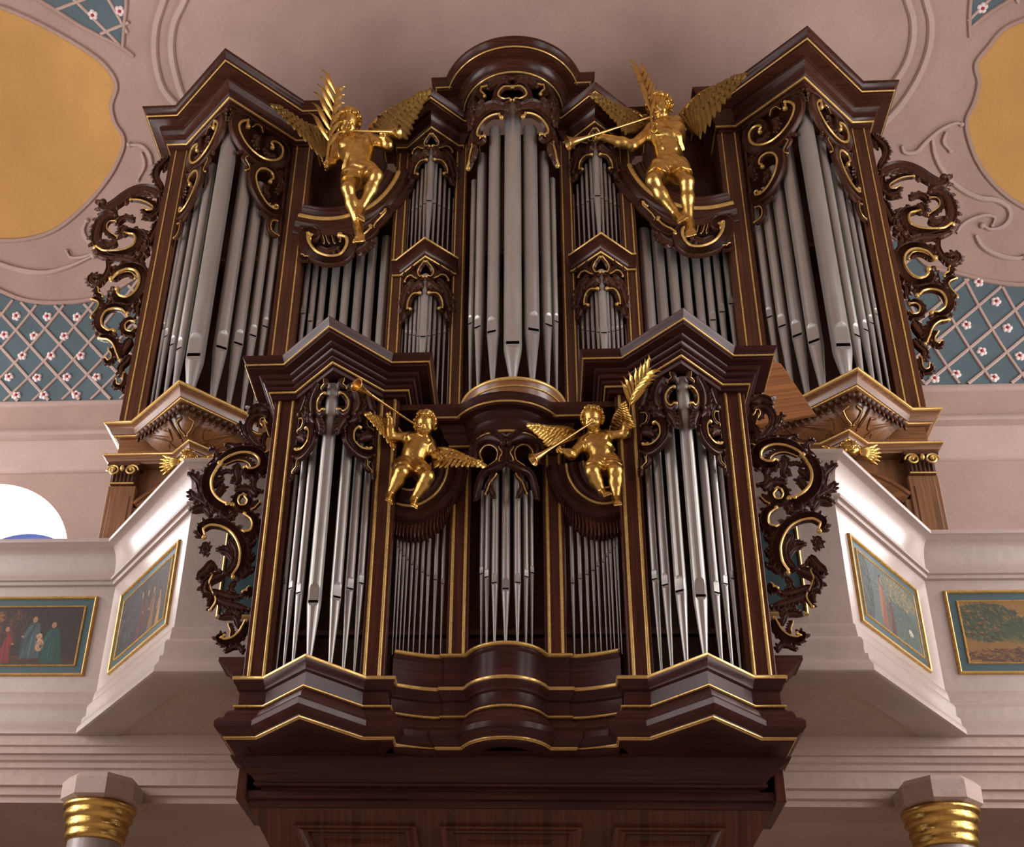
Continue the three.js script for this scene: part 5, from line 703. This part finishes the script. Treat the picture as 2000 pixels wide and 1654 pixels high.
function figure(J, o) {
  const g = thing(o.name, o.label, 'statue', null, J.pelvis), S0 = V(...J.pelvis), j = {};
  for (const k in J) j[k] = V(...J[k]).sub(S0);
  const s = o.s, ch = o.chub, f = Field();                         // s = size, ch = plumpness
  const up = j.neck.clone().sub(j.pelvis).normalize(); let rt = j.shR.clone().sub(j.shL); rt.addScaledVector(up, -rt.dot(up)).normalize(); const fw = rt.clone().cross(up), T = [rt, up, fw];
  const at = (c, a, b, d) => c.clone().addScaledVector(rt, a * s).addScaledVector(up, b * s).addScaledVector(fw, d * s);
  const H = o.head, mid = j.chest.clone().lerp(j.pelvis, 0.5);
  // trunk
  f.ell(at(j.chest, 0, 0.02, 0), [0.150 * s, 0.17 * s, 0.105 * s].map(v => v * lerp(1, 1.0, ch)), T, 0.03 * s);
  f.ell(at(mid, 0, 0.0, 0.005 + 0.012 * ch), [lerp(0.112, 0.135, ch) * s, 0.15 * s, lerp(0.085, 0.115, ch) * s], T, 0.05 * s);
  f.ell(at(j.pelvis, 0, -0.01, 0), [lerp(0.14, 0.15, ch) * s, 0.12 * s, 0.105 * s], T, 0.05 * s);
  f.cap(j.shL, j.shR, 0.058 * s, 0.058 * s, 0.06 * s);
  for (const q of [-1, 1]) { f.ell(at(j.chest, q * 0.068, 0.055, 0.072), [0.068 * s, 0.05 * s, 0.036 * s], T, 0.02 * s); f.ell(at(mid, q * 0.038, 0.05, 0.082), [0.032 * s, 0.035 * s, 0.016 * s], T, 0.012 * s); f.ell(at(mid, q * 0.038, -0.01, 0.080), [0.032 * s, 0.035 * s, 0.016 * s], T, 0.012 * s); }
  f.ell(at(mid, 0, -0.055, 0.108 + 0.03 * ch), [0.008 * s, 0.010 * s, 0.016 * s], T, 0.008 * s, true);
  f.cap(at(j.neck, 0, -0.06, -0.01), j.neck.clone().lerp(j.head, 0.45), 0.058 * s, lerp(0.05, 0.056, ch) * s, 0.03 * s);
  // limbs
  const ra = lerp(1, 1.18, ch), grip = [];
  for (const q of ['L', 'R']) {
    const sh = j['sh' + q], el = j['el' + q], ha = j['ha' + q], fa = ha.clone().sub(el).normalize(), wr = ha.clone().addScaledVector(fa, -0.045 * s);
    f.ell(sh, [0.062 * s, 0.062 * s, 0.06 * s], WORLD, 0.03 * s);
    f.cap(sh, el, 0.054 * s * ra, 0.042 * s * ra, 0.03 * s); f.cap(el, el.clone().lerp(wr, 0.35), 0.041 * s * ra, 0.044 * s * ra, 0.02 * s); f.cap(el.clone().lerp(wr, 0.35), wr, 0.044 * s * ra, 0.027 * s * ra, 0.02 * s);
    // hand closed round what it holds
    const ax = (o.grip[q] ? o.grip[q](j) : V(0.3, 1, 0.2)).normalize(), rh = o.gripR * s, fwid = 0.0165 * s, rf = 0.0095 * s;
    const e1 = fa.clone().addScaledVector(ax, -fa.dot(ax)).normalize(), e2 = ax.clone().cross(e1);
    const back = ha.clone().addScaledVector(e1, -(rh + 0.014 * s));
    f.cap(wr, back, 0.026 * s, 0.022 * s, 0.015 * s);
    f.cap(back.clone().addScaledVector(ax, -fwid * 1.3), back.clone().addScaledVector(ax, fwid * 1.3), 0.017 * s, 0.017 * s, 0.012 * s);
    const sgn = q === 'L' ? 1 : -1, R = rh + rf * 1.05;
    for (let i = 0; i < 4; i++) {
      const off = (i - 1.5) * fwid * 1.12, L = [1, 1.06, 1, 0.85][i], pts = [180, 130, 75, 15].map((d, n) => { const a = (180 - (180 - d) * L) * Math.PI / 180 * sgn; return ha.clone().addScaledVector(ax, off).addScaledVector(e1, Math.cos(a) * R).addScaledVector(e2, Math.sin(a) * R); });
      for (let n = 0; n < 3; n++) f.cap(pts[n], pts[n + 1], rf * (1 - n * 0.08), rf * (0.93 - n * 0.08), 0.004 * s);
    }
    const tp = [200, 245, 300].map(d => { const a = d * Math.PI / 180 * sgn; return ha.clone().addScaledVector(ax, fwid * (d > 210 ? 1.9 : 1.4)).addScaledVector(e1, Math.cos(a) * R * 1.05).addScaledVector(e2, Math.sin(a) * R * 1.05); });
    f.cap(tp[0], tp[1], rf * 1.15, rf * 1.05, 0.005 * s); f.cap(tp[1], tp[2], rf * 1.05, rf * 0.9, 0.003 * s);
    // leg
    const hi = j['hi' + q], kn = j['kn' + q], an = j['an' + q], fo = j['fo' + q], rl = lerp(0.84, 1.12, ch);
    f.cap(hi, kn, 0.088 * s * rl, 0.062 * s * rl, 0.045 * s); f.ell(kn.clone().add(V(0, -0.005, 0.012).multiplyScalar(s)), [0.05 * s * rl, 0.055 * s * rl, 0.055 * s * rl], WORLD, 0.025 * s);
    f.cap(kn, kn.clone().lerp(an, 0.35).add(V(0, 0, -0.016 * s)), 0.056 * s * rl, 0.058 * s * rl, 0.03 * s); f.cap(kn.clone().lerp(an, 0.35).add(V(0, 0, -0.016 * s)), an, 0.058 * s * rl, 0.034 * s * rl, 0.03 * s);
    const fd = fo.clone().sub(an), fl = fd.length(); fd.normalize(); const side = fd.clone().cross(kn.clone().sub(an).normalize()).normalize(), ball0 = an.clone().addScaledVector(fd, fl * 0.72), rf2 = 0.022 * s;
    f.cap(an, an.clone().addScaledVector(fd, fl * 0.2), 0.034 * s, 0.032 * s, 0.02 * s);
    f.cap(an, ball0.clone().addScaledVector(side, 0.016 * s), 0.030 * s, rf2, 0.02 * s); f.cap(an, ball0.clone().addScaledVector(side, -0.018 * s), 0.028 * s, rf2, 0.02 * s);
    for (let i = 0; i < 5; i++) { const b = ball0.clone().addScaledVector(side, (i - 2) * 0.0165 * s * (q === 'L' ? 1 : -1)); f.cap(b, b.clone().addScaledVector(fd, fl * 0.28 * [1.1, 1.05, 0.98, 0.88, 0.74][i]), 0.0115 * s * (i ? 0.85 : 1.15), 0.0095 * s * (i ? 0.85 : 1.2), 0.006 * s); }
  }
  // head with a face
  const fz = j.face.clone().sub(j.head).normalize(); let fx = V(0, 1, 0).cross(fz).normalize(); const fy0 = fz.clone().cross(fx), roll = o.roll || 0, fX = fx.clone().multiplyScalar(Math.cos(roll)).addScaledVector(fy0, Math.sin(roll)), fY = fz.clone().cross(fX), HF = [fX, fY, fz];
  const hp = (a, b, d) => j.head.clone().addScaledVector(fX, a * H).addScaledVector(fY, b * H).addScaledVector(fz, d * H), e = (c, r, k, n) => f.ell(c, r.map(v => v * H), HF, k * H, n);
  e(hp(0, 0.12, -0.08), [0.72, 0.80, 0.86], 0.1); e(hp(0, -0.30, 0.20), [0.56, 0.66, 0.56], 0.25); e(hp(0, -0.80, 0.48), [0.17, 0.14, 0.14], 0.14);
  for (const q of [-1, 1]) { e(hp(q * 0.33, -0.38, 0.50), [0.24, 0.24, 0.2], 0.16); e(hp(q * 0.27, 0.0, 0.86), [0.19, 0.12, 0.16], 0.10, true); e(hp(q * 0.27, -0.01, 0.64), [0.13, 0.095, 0.12], 0.03); f.cap(hp(q * 0.10, 0.14, 0.76), hp(q * 0.42, 0.12, 0.60), 0.06 * H, 0.05 * H, 0.06 * H); }
  f.cap(hp(0, 0.06, 0.74), hp(0, -0.27, 0.92), 0.065 * H, 0.105 * H, 0.08 * H); for (const q of [-1, 1]) e(hp(q * 0.09, -0.30, 0.82), [0.07, 0.06, 0.07], 0.05);
  f.cap(hp(-0.13, -0.50, 0.74), hp(0.13, -0.50, 0.74), 0.055 * H, 0.055 * H, 0.04 * H); f.cap(hp(-0.11, -0.61, 0.71), hp(0.11, -0.61, 0.71), 0.06 * H, 0.06 * H, 0.04 * H);
  const all = Object.entries(j).filter(([k]) => /^(head|neck|chest|pelvis|sh|el|ha|hi|kn|an|fo)/.test(k)).map(v => v[1]);
  const lo = V(9, 9, 9), hi2 = V(-9, -9, -9); for (const p of all) { lo.min(p); hi2.max(p); } lo.addScalar(-0.17 * s); hi2.addScalar(0.17 * s);
  const hl = j.head.clone().addScalar(-1.5 * H), hh = j.head.clone().addScalar(1.5 * H);
  obj('body', nets(f, lo, hi2, o.h), M.gold, g);
  // hair of thick curls
  const hr = Field(); seed = o.seed;
  for (let i = 0; i < 190; i++) {
    const u = rr(-1, 1), a = rr(0, 6.283), q = Math.sqrt(1 - u * u), dx = q * Math.cos(a), dy = u, dz = q * Math.sin(a);
    if (dz > 0.28 && dy < 0.52 || dy < -0.55 + (o.long ? -0.3 : 0)) continue;
    if (dz > 0.5 && dy < 0.72) continue;
    const c = hp(dx * 0.80, 0.14 + dy * 0.90, -0.10 + dz * 0.92), r = rr(0.14, 0.22) * H; hr.ell(c, [r, r * 0.8, r], HF, 0.03 * H);
    const c2 = c.clone().addScaledVector(fY, -rr(0.1, 0.22) * H).addScaledVector(fX, rr(-0.12, 0.12) * H); hr.cap(c, c2, r * 0.75, r * 0.5, 0.02 * H);
  }
  obj('hair', nets(hr, hl, hh, o.h * 0.8), M.gold, g);
  // loincloth with folds
  const cl = Field(); cl.ell(at(j.pelvis, 0, -0.01, 0), [0.158 * s, 0.13 * s, 0.122 * s], T, 0.03 * s); for (const q of ['L', 'R']) cl.cap(j['hi' + q], j['hi' + q].clone().lerp(j['kn' + q], 0.5), 0.100 * s * lerp(0.86, 1.12, ch), 0.088 * s * lerp(0.86, 1.12, ch), 0.03 * s);
  const cloth = (x, y, z) => { const X = x - j.pelvis.x, Y = y - j.pelvis.y, Z = z - j.pelvis.z, b = X * up.x + Y * up.y + Z * up.z, a = X * rt.x + Y * rt.y + Z * rt.z; return Math.max(cl(x, y, z) + 0.006 * s * Math.sin((a * 0.8 + b) * 95 / s * 0.9), b - 0.035 * s - a * 0.12, -b - 0.20 * s); };
  obj('loincloth', nets(cloth, j.pelvis.clone().addScalar(-0.42 * s), j.pelvis.clone().addScalar(0.42 * s), o.h), M.gold, g);
  if (o.sash) { // strap across the chest
    const [p0, p1] = o.sash(at, j), L = []; for (let i = 0; i <= 24; i++) { const p = p0.clone().lerp(p1, i / 24); let z = 0.3 * s; while (z > -0.2 * s && f(p.x + fw.x * z, p.y + fw.y * z, p.z + fw.z * z) > 0.004 * s) z -= 0.004 * s; L.push(p.addScaledVector(fw, z)); }
    const rows = L.map((p, i) => { const d = L[Math.min(24, i + 1)].clone().sub(L[Math.max(0, i - 1)]).normalize(), n = fw.clone().cross(d).normalize(), w = 0.016 * s, t = 0.006 * s; return [[-1, -1], [-1, 1], [1, 1], [1, -1]].map(([a, b]) => p.clone().addScaledVector(n, a * w).addScaledVector(fw, b * t)); });
    obj('sash', quads(rows, 0.5, true), M.gold, g);
  }
  // wings
  for (const q of ['l', 'r']) {
    const R = j['w' + q + 'R'], E = j['w' + q + 'E'], Tp = j['w' + q + 'T'], L = j['w' + q + 'L'], fe = [], arm = [];
    const span = Tp.clone().sub(E), dn = L.clone().sub(E), nrm = span.clone().cross(dn).normalize(); if (nrm.z < 0) nrm.negate();
    const blade = (b, d, len, w, lift) => { // feather: ridged, rounded end, slightly curved
      const sd = nrm.clone().cross(d).normalize(), rows = []; for (let i = 0; i <= 6; i++) { const t = i / 6, ww = w * (t < 0.75 ? 0.55 + 0.6 * t : Math.sqrt(Math.max(0.02, 1 - ((t - 0.75) / 0.25) ** 2))), c = b.clone().addScaledVector(d, len * t).addScaledVector(nrm, lift + 0.02 * len * Math.sin(t * 3)); rows.push([[-1, -0.25], [-0.5, 0.35], [0, 0.6], [0.5, 0.35], [1, -0.25], [0, -0.35]].map(([a, k]) => c.clone().addScaledVector(sd, a * ww).addScaledVector(nrm, k * w * 0.55))); }
      return quads(rows, 0.7, true);
    };
    const edge = t => { const e2 = t < 0.4 ? R.clone().lerp(E, t / 0.4) : E.clone().lerp(Tp, (t - 0.4) / 0.6 * 0.75); return e2; };
    const trail = t => { const a = R.clone().lerp(L, 0.75), m = L.clone(); return t < 0.35 ? a.lerp(m, t / 0.35) : m.lerp(Tp, Math.pow((t - 0.35) / 0.65, 1.05)); };
    for (const [cnt, fr, ww, lf] of [[15, 1, 0.030, 0], [13, 0.68, 0.028, 0.010], [12, 0.44, 0.026, 0.018], [10, 0.25, 0.024, 0.024]])
      for (let i = 0; i < cnt; i++) { const t = (i + 0.3) / cnt, b = edge(t), d = trail(t).sub(b), l = d.length() * fr * (0.95 + 0.1 * hash(i, cnt, 3)); fe.push(blade(b, d.normalize(), l, ww * s * (o.wingW || 1), lf * s)); }
    const w = obj('wing', fe, o.wingMat, g);
    obj('wing_edge', tube([R, R.clone().lerp(E, 0.5).add(V(0, 0.01 * s, 0.01)), E, E.clone().lerp(Tp, 0.4)], 0.036 * s, 10, 24, t => (0.85 - 0.5 * t)), M.gold, w);
  }
  return g;
}
function trumpet(J, label, k, over = 1.0) {
  const a = V(...J.mouth), b = V(...J.bell), L = a.distanceTo(b), d = b.clone().sub(a).normalize();
  const g = thing('trumpet', label, 'trumpet', null, J.mouth);
  const p = [[0.0, 0], [0.014, 0], [0.016, 0.01], [0.009, 0.02], [0.009, L * 0.3], [0.011, L * 0.6], [0.016, L * 0.78], [0.024, L * 0.86], [0.038, L * 0.93], [0.058, L * 0.985], [0.066, L], [0.062, L + 0.002], [0.036, L * 0.935], [0.018, L * 0.85], [0.0, L * 0.8]].map(([r, y]) => new THREE.Vector2(r * k, y));
  const q = new THREE.Quaternion().setFromUnitVectors(V(0, 1, 0), d);
  const lathe = pts => new THREE.LatheGeometry(pts, 28).applyQuaternion(q);
  obj('tube', lathe(p.slice(0, 7)), M.brass, g); obj('bell', lathe(p.slice(6)), M.brass, g);
  return g;
}
function palm(J, label, k, n, spread, short = 1) {
  const B = V(...J.palmB), g = thing('palm_frond', label, 'palm frond', null, J.palmB), m = V(...J.palmM).sub(B), t = V(...J.palmT).sub(B), cv = new THREE.CatmullRomCurve3([V(0, 0, 0), m, t], false, 'centripetal'), L0 = cv.getLength();
  obj('stem', tube(cv.getPoints(24), 0.013 * k, 7, 0, u => 1.25 - 0.85 * u), M.gold, g);
  for (let i = 0; i < n; i++) for (const sd of [-1, 1]) { // long leaflets hugging the stem, curling out at the tips
    const u = Math.min(0.97, 0.24 + 0.70 * (i + (sd > 0 ? 0.5 : 0)) / n), b = cv.getPoint(u), d = cv.getTangent(u), s = V(0, 0, 1).cross(d).normalize().multiplyScalar(sd), len = L0 * 0.42 * (1.1 - 0.45 * u) * (sd < 0 ? short : 1), rows = [];
    for (let q = 0; q <= 9; q++) { const v = q / 9, w = 0.021 * k * Math.sin(Math.PI * Math.min(1, 0.14 + v * 0.86)) + 0.0012, out = spread * (Math.sin(v * 1.5) * 0.9 + (v > 0.65 ? (v - 0.65) ** 2 * 3.2 : 0)), c = b.clone().addScaledVector(d, len * v * (1 - 0.1 * v)).addScaledVector(s, len * out).add(V(0, 0, 0.035 * k * Math.sin(v * 3.1))), sv = s.clone().addScaledVector(d, -0.45).normalize(); rows.push([c.clone().addScaledVector(sv, -w), c.clone().add(V(0, 0, 0.012 * k)), c.clone().addScaledVector(sv, w), c.clone().add(V(0, 0, -0.008 * k))]); }
    obj('leaflet', quads(rows, 0.6, true), M.gold, g);
  }
  return g;
}
{
  const dir = (a, b) => j => j[b].clone().sub(j[a]);
  const A = D.angelPalmTrumpet, B = D.angelCrossing, Cc = D.angelRaisedTrumpet, E = D.angelPalmDown;
  figure(A, { name: 'gilded_angel', label: 'gilded winged angel blowing a trumpet sideways, palm branch in the other hand', s: 1.14, chub: 0, head: 0.134, h: 0.0085, seed: 5, long: 1, gripR: 0.016, grip: { L: dir('palmB', 'palmM'), R: dir('mouth', 'bell') }, wingMat: M.wingBronze, sash: (at, j) => [at(j.shR, -0.03, 0.03, 0), at(j.pelvis, -0.13, 0.05, 0)] });
  figure(B, { name: 'gilded_angel', label: 'gilded winged angel in profile, arm stretched along a trumpet pointing down', s: 1.16, chub: 0, head: 0.134, h: 0.0085, seed: 11, gripR: 0.014, grip: { L: dir('mouth', 'bell'), R: dir('palmB', 'palmM') }, wingMat: M.wingBronze, sash: (at, j) => [at(j.shL, 0.05, 0.0, 0), at(j.pelvis, 0.14, 0.13, 0)] });
  figure(Cc, { name: 'gilded_cherub', label: 'chubby gilded cherub lifting a trumpet up across the front tower', s: 0.56, chub: 1, head: 0.075, h: 0.0046, seed: 17, gripR: 0.017, grip: { L: dir('mouth', 'bell') }, wingMat: M.gold });
  figure(E, { name: 'gilded_cherub', label: 'chubby gilded cherub with lowered trumpet and a raised palm branch', s: 0.57, chub: 1, head: 0.075, h: 0.0046, seed: 23, gripR: 0.017, grip: { L: dir('mouth', 'bell'), R: dir('palmB', 'palmM') }, wingMat: M.gold, sash: (at, j) => [at(j.shL, 0.05, 0.02, 0), at(j.pelvis, 0.14, 0.08, 0)] });
  trumpet(A, 'long gilt trumpet blown sideways by the upper angel', 1.05); trumpet(B, 'long gilt trumpet slanting down from the angel in profile', 1.1);
  trumpet(Cc, 'gilt trumpet lifted high by a cherub', 0.62); trumpet(E, 'gilt trumpet lowered by the cherub with a palm branch', 0.62);
  palm(A, 'curved gilt palm branch held beside the curly-haired angel', 1.0, 6, 0.5, 0.5); palm(B, 'narrow gilt palm branch in front of the face of the angel in profile', 0.75, 6, 0.17); palm(E, 'gilt palm branch raised by the chubby cherub', 0.5, 7, 0.5);
  // cherub heads with wings under the console
  for (const s of [-1, 1]) {
    const g = thing('cherub_head', s < 0 ? 'small gilt winged cherub head near the arched window' : 'small gilt winged cherub head near the tilted wooden board', 'carving', null, [s * 2.57, 2.80, -2.06]);
    const f = Field(), H = 0.085, o = V(0, 0, 0), e = (c, r, k, n) => f.ell(V(...c).multiplyScalar(H), r.map(v => v * H), WORLD, k * H, n);
    e([0, 0.12, -0.08], [0.75, 0.8, 0.8], 0.1); e([0, -0.3, 0.2], [0.6, 0.62, 0.55], 0.25); for (const q of [-1, 1]) { e([q * 0.34, -0.36, 0.5], [0.26, 0.26, 0.2], 0.15); e([q * 0.27, 0, 0.88], [0.19, 0.12, 0.16], 0.1, true); e([q * 0.27, 0, 0.66], [0.12, 0.09, 0.12], 0.03); } f.cap(V(0, 0.05 * H, 0.74 * H), V(0, -0.25 * H, 0.9 * H), 0.07 * H, 0.11 * H, 0.08 * H); f.cap(V(-0.12 * H, -0.52 * H, 0.72 * H), V(0.12 * H, -0.52 * H, 0.72 * H), 0.08 * H, 0.08 * H, 0.04 * H);
    obj('head', nets(f, V(-0.13, -0.13, -0.13), V(0.13, 0.13, 0.13), 0.005), M.gold, g);
    seed = 31; const hs = []; for (let i = 0; i < 46; i++) { const a = rr(0, 6.283), u = rr(-0.4, 1), q = Math.sqrt(1 - u * u), z = q * Math.sin(a); if (z > 0.3 && u < 0.6) continue; hs.push(new THREE.SphereGeometry(H * rr(0.13, 0.22), 7, 6).translate(q * Math.cos(a) * H * 0.76, H * (0.13 + u * 0.8), z * H * 0.85)); } obj('hair', hs, M.gold, g);
    for (const q of [-1, 1]) { const fe = []; for (let r = 0; r < 3; r++) for (let i = 0; i < 6; i++) { const a = lerp(0.45, -0.75, i / 5), L = [0.17, 0.125, 0.085][r]; fe.push(new THREE.SphereGeometry(1, 8, 5).scale(L * 0.5, 0.02, 0.012).translate(L * 0.5, 0, 0.008 * r).rotateZ(q > 0 ? a : Math.PI - a).translate(q * 0.06, -0.03, 0)); } obj('wing', fe, M.gold, g); }
  }
}
// ------------------------------------------------------------ tilted wooden board beside the upper case
{
  const g = thing('wooden_board', 'tilted brown wooden board with rounded corner behind the front tower', 'board', null, [1.80, 2.36, -0.75]);
  g.rotation.set(-0.12, -0.1, 0.06);
  const sh = new THREE.Shape(); sh.moveTo(-0.32, -0.26); sh.lineTo(0.15, -0.22); sh.lineTo(0.035, 0.22); sh.quadraticCurveTo(0.02, 0.285, -0.04, 0.29); sh.lineTo(-0.32, 0.27); sh.closePath();
  obj('panel', new THREE.ExtrudeGeometry(sh, { depth: 0.02, bevelEnabled: true, bevelSize: 0.003, bevelThickness: 0.003, bevelSegments: 1 }), M.board, g);
  obj('edging', tube([V(0.152, -0.222, 0.01), V(0.037, 0.22, 0.01), V(0.022, 0.268, 0.01), V(-0.005, 0.285, 0.01), V(-0.04, 0.292, 0.01)], 0.006, 6), M.board, g);
  obj('stand', tube([V(-0.15, 0.1, -0.02), V(-0.15, -1.2, -0.12), V(-0.15, -2.13, -0.28)], 0.02, 8), M.board, g);
}
renderer.render(scene, camera);
